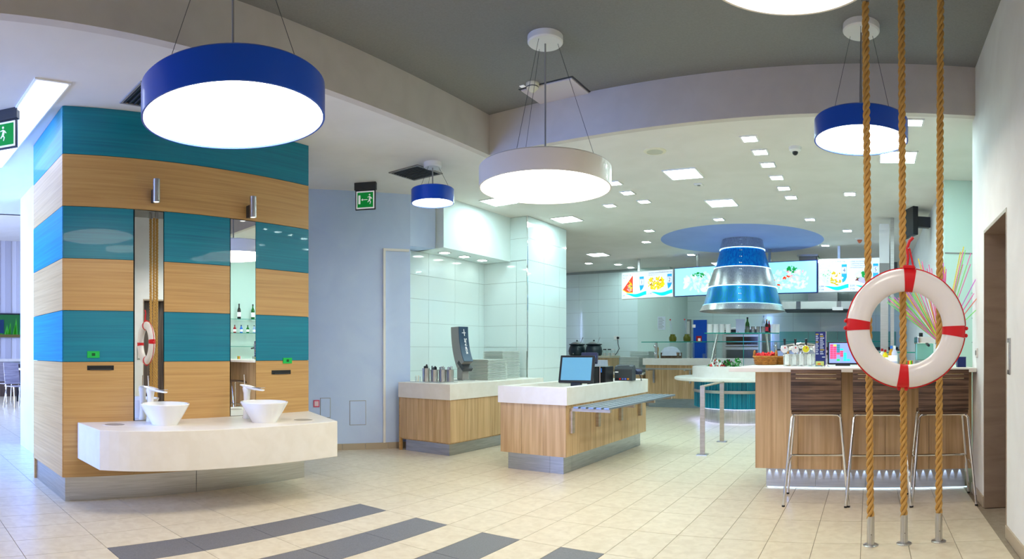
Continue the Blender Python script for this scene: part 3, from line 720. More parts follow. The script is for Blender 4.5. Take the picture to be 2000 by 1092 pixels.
for k in range(8):
    w = (y1 - y0 - 0.02) / 8; B(x1 - 0.02, y0 + 0.02 + w * k + 0.0015, 0.183, x1, y0 + 0.02 + w * (k + 1) - 0.0015, 0.71).build('side_plank', OAKV, cdk)
B(x0, y0 + 0.02, 0.18, x1 - 0.02, y1, 0.73).build('carcass', OAKV, cdk)
B(x0 + 0.06, y0 + 0.06, 0, x1 - 0.22, y0 + 0.08, 0.183).build('plinth', PLINTH, cdk); B(x1 - 0.217, y0 + 0.06, 0, x1 - 0.06, y0 + 0.08, 0.183).build('plinth', PLINTH, cdk)
B(x1 - 0.08, y0 + 0.08, 0, x1 - 0.06, y0 + 0.24, 0.183).build('plinth', PLINTH, cdk); B(x1 - 0.08, y0 + 0.243, 0, x1 - 0.06, y1 - 0.24, 0.183).build('plinth', PLINTH, cdk); B(x1 - 0.08, y1 - 0.237, 0, x1 - 0.06, y1 - 0.06, 0.183).build('plinth', PLINTH, cdk)
RAILM = grain('rail_steel', (0.22, 0.26, 0.31), (0.30, 0.34, 0.40), (60, 3, 60), 0.38, 0.6)
for k in range(5): B(x1 + 0.05 + k * 0.085, 5.62, 0.675, x1 + 0.11 + k * 0.085, 7.75, 0.695).build('rail_slat', RAILM, cdk, bevel=0.003)
for yy in (5.66, 6.3, 6.95, 7.6):
    br = B(x1, yy - 0.02, 0.645, x1 + 0.45, yy + 0.02, 0.675).build('rail_bracket', SATIN, cdk)
    B(x1, yy - 0.03, 0.42, x1 + 0.035, yy + 0.03, 0.645).build('bracket_leg', SATIN, br)
# cash desk devices
DZT = 0.76
pm = thing('touch_monitor', 'black touch screen till monitor on the cash desk', 'monitor', (-3.24, 6.4, DZT), math.radians(12))
B(-0.14, -0.11, 0, 0.14, 0.13, 0.025).build('foot', BLACK, pm, bevel=0.006)
B(-0.06, -0.03, 0.025, 0.06, 0.05, 0.17).build('neck', BLACK, pm, bevel=0.006)
MM = Matrix.Translation((0, -0.02, 0.13)) @ Matrix.Rotation(-0.33, 4, 'X')
B(-0.205, -0.02, 0.0, 0.205, 0.025, 0.33, M=MM).build('bezel', BLACK, pm, bevel=0.008)
B(-0.178, -0.0225, 0.028, 0.178, -0.0195, 0.302, M=MM).build('screen', mat('sleeping_screen', srgb(96, 150, 176), 0.15, emit=0.35, ecol=srgb(110, 170, 200)), pm)
kb = thing('cash_keyboard', 'flat black keyboard sunk in the cash desk', 'keyboard', (-3.4, 6.15, DZT), math.radians(-10))
B(-0.17, -0.09, 0, 0.17, 0.09, 0.03).build('body', BLACK, kb, bevel=0.006)
for k in range(4): B(-0.15, -0.075 + k * 0.038, 0.03, 0.15, -0.047 + k * 0.038, 0.036).build('key_row', DGREY, kb)
cu_ = thing('customer_display', 'small black customer display on a stalk beside the till monitor', 'display', (-3.22, 6.70, DZT), math.radians(8))
MB().cyl((0, 0, 0), 0.05, 0, 0.015, 16).build('foot', BLACK, cu_); MB().cyl((0, 0, 0), 0.022, 0.015, 0.36, 12).build('stalk', BLACK, cu_, True)
B(-0.10, -0.03, 0.0, 0.10, 0.03, 0.13, M=Matrix.Translation((0, 0, 0.35)) @ Matrix.Rotation(-0.3, 4, 'X')).build('head', mat('navy_plastic', srgb(44, 48, 80), 0.4), cu_, bevel=0.008)
B(0.045, -0.034, 0.055, 0.085, -0.029, 0.085, M=Matrix.Translation((0, 0, 0.35)) @ Matrix.Rotation(-0.3, 4, 'X')).build('label', mat('blue_print', srgb(60, 130, 230), 0.4), cu_)
pcb = thing('cash_computer', 'black upright computer box between display and receipt printer', 'computer', (-3.2, 7.0, DZT), math.radians(6))
B(-0.11, -0.16, 0, 0.11, 0.16, 0.31).build('case', BLACK, pcb, bevel=0.006); B(-0.1, -0.163, 0.01, 0.02, -0.16, 0.30).build('front_grille', DGREY, pcb); B(0.035, -0.164, 0.0, 0.045, -0.16, 0.31).build('trim', mat('pale_pink2', srgb(230, 210, 210), 0.5), pcb); B(0.05, -0.164, 0.24, 0.065, -0.16, 0.29).build('badge', MATS['blue_print'], pcb)
rp = thing('receipt_printer', 'dark grey receipt printer with coloured buttons on the desk rim', 'printer', (-3.0, 7.30, 0.886), math.radians(8)); rp.scale = (1.15, 1.15, 1.2)
pr_ = mat('printer_plastic', srgb(58, 66, 72), 0.45)
MB().prism([(-0.09, 0.0), (0.08, 0.0), (0.08, 0.13), (0.04, 0.165), (-0.07, 0.15), (-0.09, 0.12)], -0.10, 0.10, M=Matrix(((0, 0, 1, 0), (1, 0, 0, 0), (0, 1, 0, 0), (0, 0, 0, 1)))).build('case', pr_, rp, bevel=0.005)
B(-0.075, -0.06, 0.152, 0.06, -0.045, 0.158).build('paper_slot', BLACK, rp)
B(-0.085, -0.094, 0.01, 0.06, -0.089, 0.03).build('button_strip', BLACK, rp)
for k, c_ in enumerate((srgb(220, 40, 30), srgb(90, 110, 200), srgb(90, 110, 220), srgb(230, 150, 30))): B(-0.045 + 0.03 * k, -0.097, 0.012, -0.025 + 0.03 * k, -0.094, 0.028).build('button', mat('button_%d' % k, c_, 0.4), rp)
B(-0.09, -0.094, 0.085, -0.055, -0.089, 0.097).build('label', SIGNW, rp)
ct = thing('card_terminal', 'small card reader hanging off the receipt printer side', 'card reader', (-2.90, 7.47, 0.97), math.radians(-25))
B(-0.03, -0.05, 0, 0.03, 0.05, 0.05, M=Matrix.Rotation(0.5, 4, 'Y')).build('body', MATS['navy_plastic'], ct, bevel=0.006)
MB().tube([(0.03, 0, 0.0), (0.06, 0, -0.05), (0.04, 0.03, -0.09), (0.0, 0.06, -0.08)], 0.006, 6).build('cable', BLACK, ct, True)

# ================================================================== HANDRAIL
ha, hb = pd(1372, 7.55), pd(1410, 8.66)
hr = thing('handrail', 'bent flat steel handrail before the salad island', 'railing', (ha[0], ha[1], 0), 0)
HBV = Vector((hb[0] - ha[0], hb[1] - ha[1], 0))
for v_ in (Vector((0, 0, 0)), HBV):
    p = B(v_.x - 0.03, v_.y - 0.008, 0, v_.x + 0.03, v_.y + 0.008, 0.83).build('post', SATIN, hr, bevel=0.002)
    B(v_.x - 0.065, v_.y - 0.05, 0, v_.x + 0.065, v_.y + 0.05, 0.01).build('foot_plate', STEEL, p)
a_ = math.atan2(HBV.y, HBV.x)
B(-0.01, -0.03, 0.822, HBV.length + 0.01, 0.03, 0.838, M=Matrix.Rotation(a_, 4, 'Z')).build('rail', SATIN, hr, bevel=0.002)
# ================================================================== SALAD ISLAND
SC = HC
sal = thing('salad_island', 'round salad island with white ledge, teal reeded body and steel base', 'buffet', (SC[0], SC[1], 0))
MB().lathe([(0.70, 0.0), (0.72, 0.0), (0.72, 0.26), (0.70, 0.26)], 64, close=True).build('base', STEELV, sal, True)
MB().lathe([(0.0, 0.26), (0.86, 0.26), (0.87, 0.28), (0.87, 0.74), (0.0, 0.74)], 64).build('body_core', TEALV, sal, True)
for k in range(72):
    a = 2 * PI * k / 72
    if abs(((a + PI / 2 + 0.2) + PI) % (2 * PI) - PI) < 1.65:
        MB().cyl((0.872 * cos(a), 0.872 * sin(a), 0), 0.018, 0.27, 0.735, 6).build('reed', TEALV, sal, True)
MB().lathe([(0.885, 0.53), (0.905, 0.53), (0.905, 0.58), (0.885, 0.58)], 64, close=True).build('belt', STEEL, sal, True)
MB().lathe([(0.0, 0.74), (1.22, 0.74), (1.25, 0.755), (1.25, 0.79), (1.23, 0.80), (0.0, 0.80)], 72).build('ledge', SOLID, sal, True)
MB().lathe([(0.60, 0.80), (0.92, 0.80), (0.92, 0.98), (0.90, 0.99), (0.68, 0.99), (0.66, 0.92), (0.60, 0.92)], 64, close=True).build('raised_ring', SOLID, sal, True)
MB().cyl((0, 0, 0), 0.68, 0.8, 0.935, 48).build('well', STEEL, sal)
MB().lathe([(0.73, 0.255), (0.84, 0.255), (0.84, 0.2595), (0.73, 0.2595)], 64, close=True).build('led_ring', mat('island_led', (0.6, 0.6, 1), 0.5, emit=7, ecol=(0.42, 0.5, 1.0)), sal)
# salad heaps
def heap(name, label, x, y, z, r, mt, n_=26, h=0.05, seed=1, dish=True):
    rr = random.Random(seed)
    t = thing(name, label, 'food', (x, y, z))
    if dish: MB().lathe([(0, 0), (r * 0.8, 0), (r * 1.1, 0.03), (r * 1.07, 0.03), (r * 0.78, 0.006), (0, 0.006)], 20).build('dish', CERAMIC, t, True)
    for mi, m_ in enumerate(mt):
        m = MB()
        for k in range(n_):
            a = rr.random() * 6.283; q = r * 0.85 * math.sqrt(rr.random()); s_ = r * (0.18 + 0.14 * rr.random())
            M_ = Matrix.Translation((q * cos(a), q * sin(a), 0.02 + h * (1 - (q / r) ** 2) * (0.6 + 0.6 * rr.random()))) @ Euler((rr.random() * 3, rr.random() * 3, rr.random() * 6)).to_matrix().to_4x4()
            m.add([tuple(M_ @ Vector(p)) for p in ((-s_, 0, 0), (0, -s_ * 0.6, s_ * 0.2), (s_, 0, 0), (0, s_ * 0.6, s_ * 0.2), (0, 0, -s_ * 0.25))], [(0, 1, 3), (1, 2, 3), (0, 4, 1), (1, 4, 2), (2, 4, 3), (3, 4, 0)])
        m.build('leaves' if mi == 0 else 'pieces', m_, t, kind='stuff')
LEAF = mat('leaf_green', srgb(40, 140, 40), 0.5); PLUM = mat('dark_red_leaf', srgb(74, 20, 34), 0.5); FETA = mat('feta_white', srgb(236, 236, 226), 0.6); TOM = mat('tomato_red', srgb(206, 50, 36), 0.4)
for px, lb, ms, sd in ((1401, 'green lettuce leaves at the salad island edge', (LEAF, LEAF), 1), (1424, 'dark red lollo lettuce in the salad island', (PLUM, LEAF), 2), (1412, 'white cheese salad with tomato at the front of the island', (FETA, TOM), 3), (1443, 'chopped white salad at the right of the island', (FETA, LEAF), 4)):
    q = 0.45 if sd == 3 else 0.12
    x = (px - 1450) / F * 11.3
    heap('salad_dish', lb, SC[0] + x * cos(0.2) , SC[1] - q - 0.12 * sd % 0.2, 0.936, 0.15, ms, 26, 0.13, sd)
# sneeze guard: leaning posts, glass panes and shelf
sg = thing('sneeze_guard', 'glass sneeze guard with leaning steel posts over the salad island', 'glass screen', (SC[0], SC[1], 0.99))
UX = Vector((cos(0.2), sin(0.2), 0))       # across the view, along the guard
SHZ = 1.575 - 0.99
def gp(u, v_, z): p = UX * u + Vector((-UX.y, UX.x, 0)) * v_; return (p.x, p.y, z)
for u0, u1 in ((-0.58, -0.46), (0.50, 0.44)):
    MB().tube([gp(u0, -0.35, 0.0), gp(u1, -0.2, SHZ)], 0.012, 8).build('post', STEEL, sg, True)
    MB().tube([gp(u0, 0.35, 0.0), gp(u1, 0.2, SHZ)], 0.012, 8).build('post', STEEL, sg, True)
def slabq(pts, th, name, m_, par, edge=None):
    m = MB(); n_ = len(pts)
    m.add(list(pts) + [(x, y, z + th) for x, y, z in pts], [tuple(range(n_))[::-1], tuple(range(n_, 2 * n_))] + [(i, (i + 1) % n_, n_ + (i + 1) % n_, n_ + i) for i in range(n_)])
    return m.build(name, m_, par)
gs = slabq([gp(-0.68, -0.3, SHZ), gp(0.66, -0.3, SHZ), gp(0.66, 0.3, SHZ), gp(-0.68, 0.3, SHZ)], 0.012, 'glass_shelf', GLASS, sg)
slabq([gp(-0.68, -0.306, SHZ - 0.002), gp(0.66, -0.306, SHZ - 0.002), gp(0.66, -0.3, SHZ - 0.002), gp(-0.68, -0.3, SHZ - 0.002)], 0.018, 'polished_edge', GEDGE, gs)
for u in (0.02, 0.30):
    m = MB(); a, b, c_, e_ = gp(u, -0.3, -0.02), gp(u, 0.3, -0.02), gp(u, 0.3, SHZ - 0.01), gp(u, -0.3, SHZ - 0.01)
    m.add([a, b, c_, e_] + [(p[0] + 0.01, p[1], p[2]) for p in (a, b, c_, e_)], [(0, 1, 2, 3), (7, 6, 5, 4), (0, 4, 5, 1), (1, 5, 6, 2), (2, 6, 7, 3), (3, 7, 4, 0)])
    pn = m.build('glass_pane', GLASS, sg)
    MB().tube([a, e_], 0.006, 6).build('polished_edge', GEDGE, pn)
# dishes, glasses and bottles on the shelf
SZ = 1.575 + 0.0135
def onshelf(px, v_=0.0):
    u = (px - 1450) / F * 11.3
    p = gp(u, v_, 0); return (SC[0] + p[0], SC[1] + p[1])
bowl = MB().lathe([(0, 0), (0.04, 0), (0.055, 0.035), (0.058, 0.038), (0.052, 0.038), (0.036, 0.006), (0, 0.006)], 16).mesh('stacked_bowl'); bowl.materials.append(CERAMIC)
for k, px in enumerate((1386, 1398, 1410, 1422, 1511, 1518)):
    x, y = onshelf(px, -0.1)
    for q in range(5):
        o = bpy.data.objects.new('stacked_bowl', bowl); C.objects.link(o); o.location = (x, y, SZ + q * 0.031)
        tag(o, from_top(q, 5, 'bowl') + ' in the %s stack on the high glass shelf' % ('first left', 'second', 'third', 'fourth', 'fifth', 'rightmost')[k], 'bowl', 'bowl stacks on the glass shelf %d' % k)
gl = MB().lathe([(0, 0), (0.028, 0), (0.036, 0.12), (0.034, 0.12), (0.026, 0.006), (0, 0.006)], 16).mesh('drinking_glass'); gl.materials.append(GLASSW)
for p_ in gl.polygons: p_.use_smooth = True
for px in (1461, 1471, 1481, 1490):
    for v_ in (-0.16, -0.05):
        x, y = onshelf(px, v_); o = bpy.data.objects.new('drinking_glass', gl); C.objects.link(o); o.location = (x, y, SZ)
        tag(o, 'clear tumbler on the high glass shelf', 'glass', 'tumblers on the high glass shelf')
def bottle(px, label, m_, xy, z, h=0.26, r=0.035, cap=None, lab=None, name='bottle'):
    t = thing(name, label, 'bottle', (xy[0], xy[1], z))
    MB().lathe([(0, 0), (r * 0.95, 0), (r, 0.01), (r, h * 0.55), (r * 0.85, h * 0.64), (r * 0.4, h * 0.76), (r * 0.36, h * 0.92), (0, h * 0.92)], 16).build('body', m_, t, True)
    MB().cyl((0, 0, 0), r * 0.42, h * 0.9, h, 12).build('cap', cap or BLACK, t)
    if lab: MB().cyl((0, 0, 0), r * 1.02, h * 0.15, h * 0.45, 16).build('label', lab, t, True)
    return t
GRN = mat('green_bottle_glass', srgb(20, 110, 30), 0.08, coat=0.5); AMB = mat('dark_bottle_glass', srgb(34, 22, 16), 0.08, coat=0.5); YEL = mat('yellow_plastic', srgb(226, 196, 20), 0.35); WHT = SIGNW
bottle(0, 'green glass bottle behind the tumblers on the high shelf', GRN, onshelf(1460, 0.08), SZ, 0.3, 0.04)
bottle(0, 'clear bottle with pale cap on the high shelf', GLASSW, onshelf(1492, 0.08), SZ, 0.33, 0.03, cap=mat('pale_blue', srgb(170, 200, 240), 0.4))
bottle(0, 'dark sauce bottle with red label on the high shelf', AMB, onshelf(1498, -0.1), SZ, 0.25, 0.032, cap=mat('orange2', srgb(230, 120, 20), 0.4), lab=mat('red_label', srgb(220, 40, 60), 0.5))
bottle(0, 'sauce bottle with yellow cap at the right of the high shelf', mat('red_plastic', srgb(170, 20, 30), 0.4), onshelf(1503, 0.02), SZ, 0.24, 0.03, cap=YEL, lab=MATS['navy_plastic'])
x, y = onshelf(1446, -0.12)
t = thing('cutlery_bin', 'frosted clear square container on the high glass shelf', 'container', (x, y, SZ), 0.2)
FROST = mat('frosted_plastic', srgb(206, 214, 236), 0.3, trans=0.3)
rim(MB(), -0.08, -0.08, 0.08, 0.08, 0.0, 0.24, 0.008).box(-0.08, -0.08, 0, 0.08, 0.08, 0.006).build('body', FROST, t); rim(MB(), -0.088, -0.088, 0.088, 0.088, 0.24, 0.25, 0.012).build('lip', FROST, t); B(-0.05, -0.083, 0.01, -0.035, -0.08, 0.022).build('mark', TOM, t)

# ------------------------------------------------------------------ hood
hood = thing('extractor_hood', 'conical extractor hood ringed in steel and glowing blue bands', 'hood', (SC[0], SC[1], 2.0))
def hw(px): return px / F * 11.5
prof = [(83, 603), (76, 591), (67, 556), (54.5, 519), (43, 482), (35, 450)]
pz = [(hw(a) , zz(b, 11.5 - hw(a)) - 2.0) for a, b in prof]
pz[-1] = (pz[-1][0], CZ + 0.10 - 2.0)
LED_H = None
H_BLUE = grain('hood_blue', srgb(0, 96, 190), srgb(0, 150, 214), (50, 50, 2), 0.3, 0.4); H_TEAL = grain('hood_teal', srgb(0, 130, 150), srgb(0, 120, 200), (40, 40, 1.5), 0.3, 0.4)
for k, (m_, nm) in enumerate(((STEELV, 'steel_band'), (H_TEAL, 'teal_band'), (STEELV, 'steel_band'), (H_BLUE, 'blue_band'), (STEELV, 'steel_band'))):
    (ra, za), (rb, zb) = pz[k], pz[k + 1]
    ex = 0.012 if k % 2 == 0 else 0.0
    MB().lathe([(ra - 0.02, za), (ra + ex, za), (rb + ex, zb), (rb - 0.02, zb)], 64, close=True).build(nm, m_, hood, True)
    if 0 < k < 5: MB().lathe([(ra - 0.008, za - 0.006), (ra + 0.016, za - 0.006), (ra + 0.016, za + 0.006), (ra - 0.008, za + 0.006)], 64, close=True).build('light_strip', mat('hood_led', (0.6, 0.8, 1), 0.4, emit=3.0, ecol=(0.35, 0.62, 1.0)) if k != 1 else mat('hood_led_dim', (0.5, 0.8, 1), 0.4, emit=0.8, ecol=(0.3, 0.7, 1.0)), hood)
MB().lathe([(hw(40), CZ + 0.09 - 2.0), (hw(42), CZ + 0.09 - 2.0), (hw(42), CZ + 0.178 - 2.0), (hw(40), CZ + 0.178 - 2.0)], 48, close=True).build('crown_led', LEDB, hood, True)
MB().lathe([(0.0, pz[0][1] + 0.03), (pz[0][0] - 0.02, pz[0][1] + 0.03), (pz[0][0] - 0.02, pz[0][1] + 0.035), (0, pz[0][1] + 0.035)], 48).build('filter_plate', STEEL, hood)
m = MB(); va = Vector((-SC[0], -SC[1])).normalized()
for k in range(5):
    (ra, za), (rb, zb) = pz[k], pz[k + 1]
    for q in range(3 if k else 1):
        f_ = (q + 0.5) / (3 if k else 1); r_ = ra + (rb - ra) * f_ + 0.008; z_ = za + (zb - za) * f_
        for da in (-0.03, 0.03):
            a = math.atan2(va.y, va.x) - 0.06 + da * 0.5 / max(r_, 0.3); m.ball((r_ * cos(a), r_ * sin(a), z_), 0.011, 8, 5)
m.build('rivets', CHROME, hood, True, kind='stuff')

# ================================================================== MENU SCREENS (hung from the ceiling)
SPA, SPB = Vector(pd(1214, 14.0)), Vector(pd(1720, 11.9))
def spx(px):
    lo, hi = 0.0, 1.0
    for _ in range(40):
        m_ = (lo + hi) / 2; p = SPA + (SPB - SPA) * m_
        if X0 + F * math.atan2(p.x, p.y) < px: lo = m_
        else: hi = m_
    return SPA + (SPB - SPA) * lo
SROT = math.atan2(SPB.y - SPA.y, SPB.x - SPA.x)
EM = lambda n_, c_, e=1.0: mat(n_, c_, 0.5, emit=e, ecol=c_)
E_W, E_CY = EM('print_white', (0.86, 0.95, 1.0), 0.5), EM('tv_cyan', srgb(176, 252, 250), 0.6)
E_BL, E_DB, E_TQ, E_LV = EM('print_blue', srgb(30, 160, 240), 0.8), EM('print_navy', srgb(10, 50, 140), 0.15), EM('print_turquoise', srgb(0, 220, 240), 0.8), EM('print_lavender', srgb(170, 170, 240), 0.8)
E_YE, E_RD, E_GR, E_OL, E_BR, E_PK, E_LG = EM('print_yellow', srgb(244, 196, 20), 0.8), EM('print_red', srgb(226, 70, 40), 0.8), EM('print_green', srgb(20, 150, 70), 0.7), EM('print_olive', srgb(196, 176, 30), 0.7), EM('print_brown', srgb(120, 60, 40), 0.5), EM('print_pink', srgb(240, 150, 170), 0.8), EM('print_pale_green', srgb(190, 236, 200), 0.8)
def screen(pxa, pxb, label, name, z0=2.42, z1=3.02, frame=WPLAST, face=E_W):
    a, b = spx(pxa), spx(pxb); w = (b - a).length
    t = thing(name, label, 'screen', (a.x, a.y, z0), SROT)
    h = z1 - z0
    B(0, 0, 0, w, 0.08, h).build('casing', frame, t, bevel=0.004)
    B(0.015, -0.003, 0.015, w - 0.015, 0.001, h - 0.015).build('display', face, t)
    for u in (w * 0.33, ):
        B(u - 0.025, 0.03, h, u + 0.025, 0.06, CZ - z0).build('hanger', STEEL, t)
    return t, w, h
def blobs(t, m_, cx, cz, rx, rz_, n_, s0, s1, name, off, seed):
    rr = random.Random(seed); m = MB()
    for k in range(n_):
        a = rr.random() * 6.283; q = math.sqrt(rr.random()); s_ = s0 + (s1 - s0) * rr.random(); b = rr.random() * 3.14
        x, z = cx + rx * q * cos(a), cz + rz_ * q * sin(a)
        pts = [(x + s_ * cos(u) * cos(b) - 0.45 * s_ * sin(u) * sin(b), -off, z + s_ * cos(u) * sin(b) + 0.45 * s_ * sin(u) * cos(b)) for u in [6.283 * i / 7 for i in range(7)]]
        m.add(pts, [tuple(range(7))])
    return m.build(name, m_, t, kind='stuff')
def flat(t, pts, m_, name, off): return MB().add([(x, -off, z) for x, z in pts] + [(x, -off + 0.001, z) for x, z in pts], [tuple(range(len(pts))), tuple(range(len(pts), 2 * len(pts)))[::-1]]).build(name, m_, t)
def TM(x, z, off): return Matrix(((1, 0, 0, x), (0, 0, -1, -off), (0, 1, 0, z), (0, 0, 0, 1)))
def wave(t, x0_, x1_, z, w):
    n_ = 16; up, dn = [], []
    for i in range(n_ + 1):
        f_ = i / n_; x = x0_ + (x1_ - x0_) * f_
        zc = z + 0.05 * w * cos(f_ * 6.0) + 0.02 * w; th_ = w * 0.075 * sin(min(f_ * 2.2, 1.57))
        up.append((x, zc + th_)); dn.append((x, zc - th_))
    flat(t, up + dn[::-1], E_TQ, 'wave_print', 0.0042)
def column_print(t, x, z0, z1, w, num, off=0.0042):
    flat(t, [(x, z0 + w), (x + 0.02, z0), (x + w * 0.7, z0 + w * 0.4), (x + w, z0 + w), (x + w, z1), (x, z1)], E_BL, 'number_strip', off)
    flat(t, [(x + 0.005, z1 - w * 1.75), (x + w - 0.005, z1 - w * 1.75), (x + w - 0.005, z1 - w * 0.45), (x + 0.005, z1 - w * 0.45)], E_LV, 'number_frame', off + 0.0006)
    flat(t, [(x + 0.008, z1 - w * 1.6), (x + w - 0.008, z1 - w * 1.6), (x + w - 0.008, z1 - w * 0.6), (x + 0.008, z1 - w * 0.6)], E_W, 'number_field', off + 0.0012)
    text(num, 'number', E_DB, t, w * 1.05, TM(x + w * 0.5, z1 - w * 1.45, off + 0.0018), align='CENTER')
def lines(t, x, z, ls, sz):
    for k, l_ in enumerate(ls): text(l_, 'lettering', E_DB, t, sz * (1.0 if k == 0 else 0.82), TM(x, z - k * sz * 1.15, 0.0045))
t, w, h = screen(1214, 1315, 'menu board showing a pizza slice and a plate of pasta', 'menu_board')
hw2 = w / 2
lines(t, 0.04, h - 0.09, ('PIZZA 1/8', 'MIX 9'), 0.05)
flat(t, [(0.035, h * 0.36), (0.16, h * 0.245), (0.30, h * 0.235), (0.30, h * 0.87)], E_RD, 'pizza_slice', 0.0042)
flat(t, [(0.03, h * 0.375), (0.155, h * 0.255), (0.30, h * 0.245), (0.30, h * 0.21), (0.15, h * 0.225), (0.02, h * 0.35)], E_YE, 'pizza_crust', 0.0046)
blobs(t, E_PK, 0.22, h * 0.42, 0.06, 0.08, 14, 0.02, 0.035, 'pizza_topping', 0.005, 3); blobs(t, E_YE, 0.23, h * 0.48, 0.05, 0.12, 14, 0.015, 0.03, 'pizza_topping', 0.0053, 4); blobs(t, E_GR, 0.23, h * 0.5, 0.05, 0.1, 5, 0.012, 0.03, 'pizza_topping', 0.0056, 5)
wave(t, 0.1, hw2 - 0.01, h * 0.14, hw2 * 0.8); column_print(t, hw2 * 0.72, h * 0.27, h * 0.80, hw2 * 0.17, '1'); text('39,-', 'price', E_DB, t, 0.06, TM(0.03, h * 0.10, 0.005))
lines(t, hw2 + 0.04, h - 0.07, ('GRATINOVANA PENNE POHAR 300g', 'NATUR 9, 15, 1, 7'), 0.036)
blobs(t, E_YE, hw2 * 1.36, h * 0.52, hw2 * 0.32, h * 0.22, 90, 0.02, 0.05, 'pasta_print', 0.0045, 6); blobs(t, E_OL, hw2 * 1.36, h * 0.5, hw2 * 0.3, h * 0.2, 30, 0.012, 0.03, 'pasta_print', 0.0048, 7); blobs(t, E_BR, hw2 * 1.36, h * 0.56, hw2 * 0.26, h * 0.17, 14, 0.01, 0.03, 'pasta_print', 0.005, 8); blobs(t, E_W, hw2 * 1.38, h * 0.55, hw2 * 0.2, h * 0.13, 8, 0.012, 0.03, 'pasta_print', 0.0052, 9); blobs(t, E_GR, hw2 * 1.36, h * 0.5, hw2 * 0.25, h * 0.15, 5, 0.01, 0.022, 'pasta_print', 0.0054, 10)
wave(t, hw2 + 0.1, w - 0.02, h * 0.15, hw2 * 0.8); column_print(t, hw2 * 1.78, h * 0.3, h * 0.83, hw2 * 0.17, '2'); text('119,-', 'price', E_DB, t, 0.06, TM(hw2 + 0.03, h * 0.12, 0.005))
t, w, h = screen(1317, 1455, 'blue framed television showing a white dish with green herbs', 'menu_television', 2.42, 3.03, mat('tv_frame_blue', srgb(20, 40, 150), 0.3), E_CY)
blobs(t, E_W, w * 0.45, h * 0.45, w * 0.33, h * 0.3, 50, 0.05, 0.1, 'dish_print', 0.0042, 11); blobs(t, E_LG, w * 0.42, h * 0.45, w * 0.22, h * 0.2, 30, 0.02, 0.05, 'dish_print', 0.0045, 12); blobs(t, E_GR, w * 0.36, h * 0.72, w * 0.1, h * 0.08, 30, 0.015, 0.035, 'herb_print', 0.0048, 13); blobs(t, E_OL, w * 0.52, h * 0.3, w * 0.05, h * 0.1, 12, 0.015, 0.04, 'dish_print', 0.005, 14)
t, w, h = screen(1457, 1596, 'television showing rice with tomato and a green leaf', 'menu_television', 2.40, 3.04, MATS['tv_frame_blue'], E_CY)
blobs(t, E_W, w * 0.6, h * 0.42, w * 0.33, h * 0.3, 60, 0.03, 0.07, 'dish_print', 0.0042, 15); blobs(t, E_LG, w * 0.6, h * 0.45, w * 0.25, h * 0.22, 70, 0.012, 0.03, 'dish_print', 0.0045, 16); blobs(t, E_GR, w * 0.66, h * 0.74, w * 0.07, h * 0.1, 30, 0.015, 0.04, 'herb_print', 0.0048, 17); blobs(t, E_RD, w * 0.55, h * 0.4, w * 0.2, h * 0.16, 7, 0.02, 0.045, 'dish_print', 0.005, 18); blobs(t, E_PK, w * 0.7, h * 0.6, w * 0.15, h * 0.12, 10, 0.015, 0.035, 'dish_print', 0.0052, 19)
t, w, h = screen(1598, 1720, 'menu board with dishes numbered 4 and 5', 'menu_board', 2.40, 3.05)
hw2 = w / 2
lines(t, 0.03, h - 0.07, ('GRILOVANE KURACIE PRSIA 150g', 's BASMATI RYZA 160g', 'MIX ZO ZELENINOU 9', 'NATUR 300 g'), 0.034); lines(t, hw2 + 0.03, h - 0.08, ('STEAK Z LOSOSA 200g', 's GRILOVANE ZEMIAKY', 'a TATARSKA OMACKA 150g', 'BYLINKY 9 CITRON'), 0.034)
blobs(t, E_LG, hw2 * 0.32, h * 0.48, hw2 * 0.24, h * 0.22, 70, 0.02, 0.05, 'rice_print', 0.0043, 20); blobs(t, E_GR, hw2 * 0.3, h * 0.5, hw2 * 0.2, h * 0.18, 20, 0.005, 0.014, 'herb_print', 0.0046, 21); blobs(t, E_OL, hw2 * 0.58, h * 0.4, hw2 * 0.16, h * 0.2, 40, 0.02, 0.05, 'chicken_print', 0.0049, 22); blobs(t, E_W, hw2 * 0.62, h * 0.46, hw2 * 0.14, h * 0.12, 14, 0.02, 0.06, 'chicken_print', 0.0052, 23)
blobs(t, E_LG, hw2 * 1.38, h * 0.48, hw2 * 0.14, h * 0.14, 40, 0.02, 0.05, 'salad_print', 0.0043, 24); blobs(t, E_GR, hw2 * 1.48, h * 0.5, hw2 * 0.08, h * 0.1, 20, 0.02, 0.04, 'salad_print', 0.0046, 25); blobs(t, E_LV, hw2 * 1.46, h * 0.34, hw2 * 0.14, h * 0.08, 30, 0.02, 0.05, 'fish_print', 0.0048, 26); blobs(t, E_BR, hw2 * 1.26, h * 0.38, hw2 * 0.05, h * 0.04, 8, 0.015, 0.03, 'fish_print', 0.005, 27)
for q, nm in ((0, '4'), (1, '5')):
    wave(t, hw2 * q + 0.12, hw2 * (q + 1) - 0.01, h * 0.13, hw2 * 0.8); column_print(t, hw2 * (q + 0.76), h * 0.27, h * 0.82, hw2 * 0.17, nm); text('3.99', 'price', E_DB, t, 0.055, TM(hw2 * q + 0.02, h * 0.15, 0.005)); text('7.99', 'price', E_DB, t, 0.055, TM(hw2 * q + 0.02, h * 0.05, 0.005))

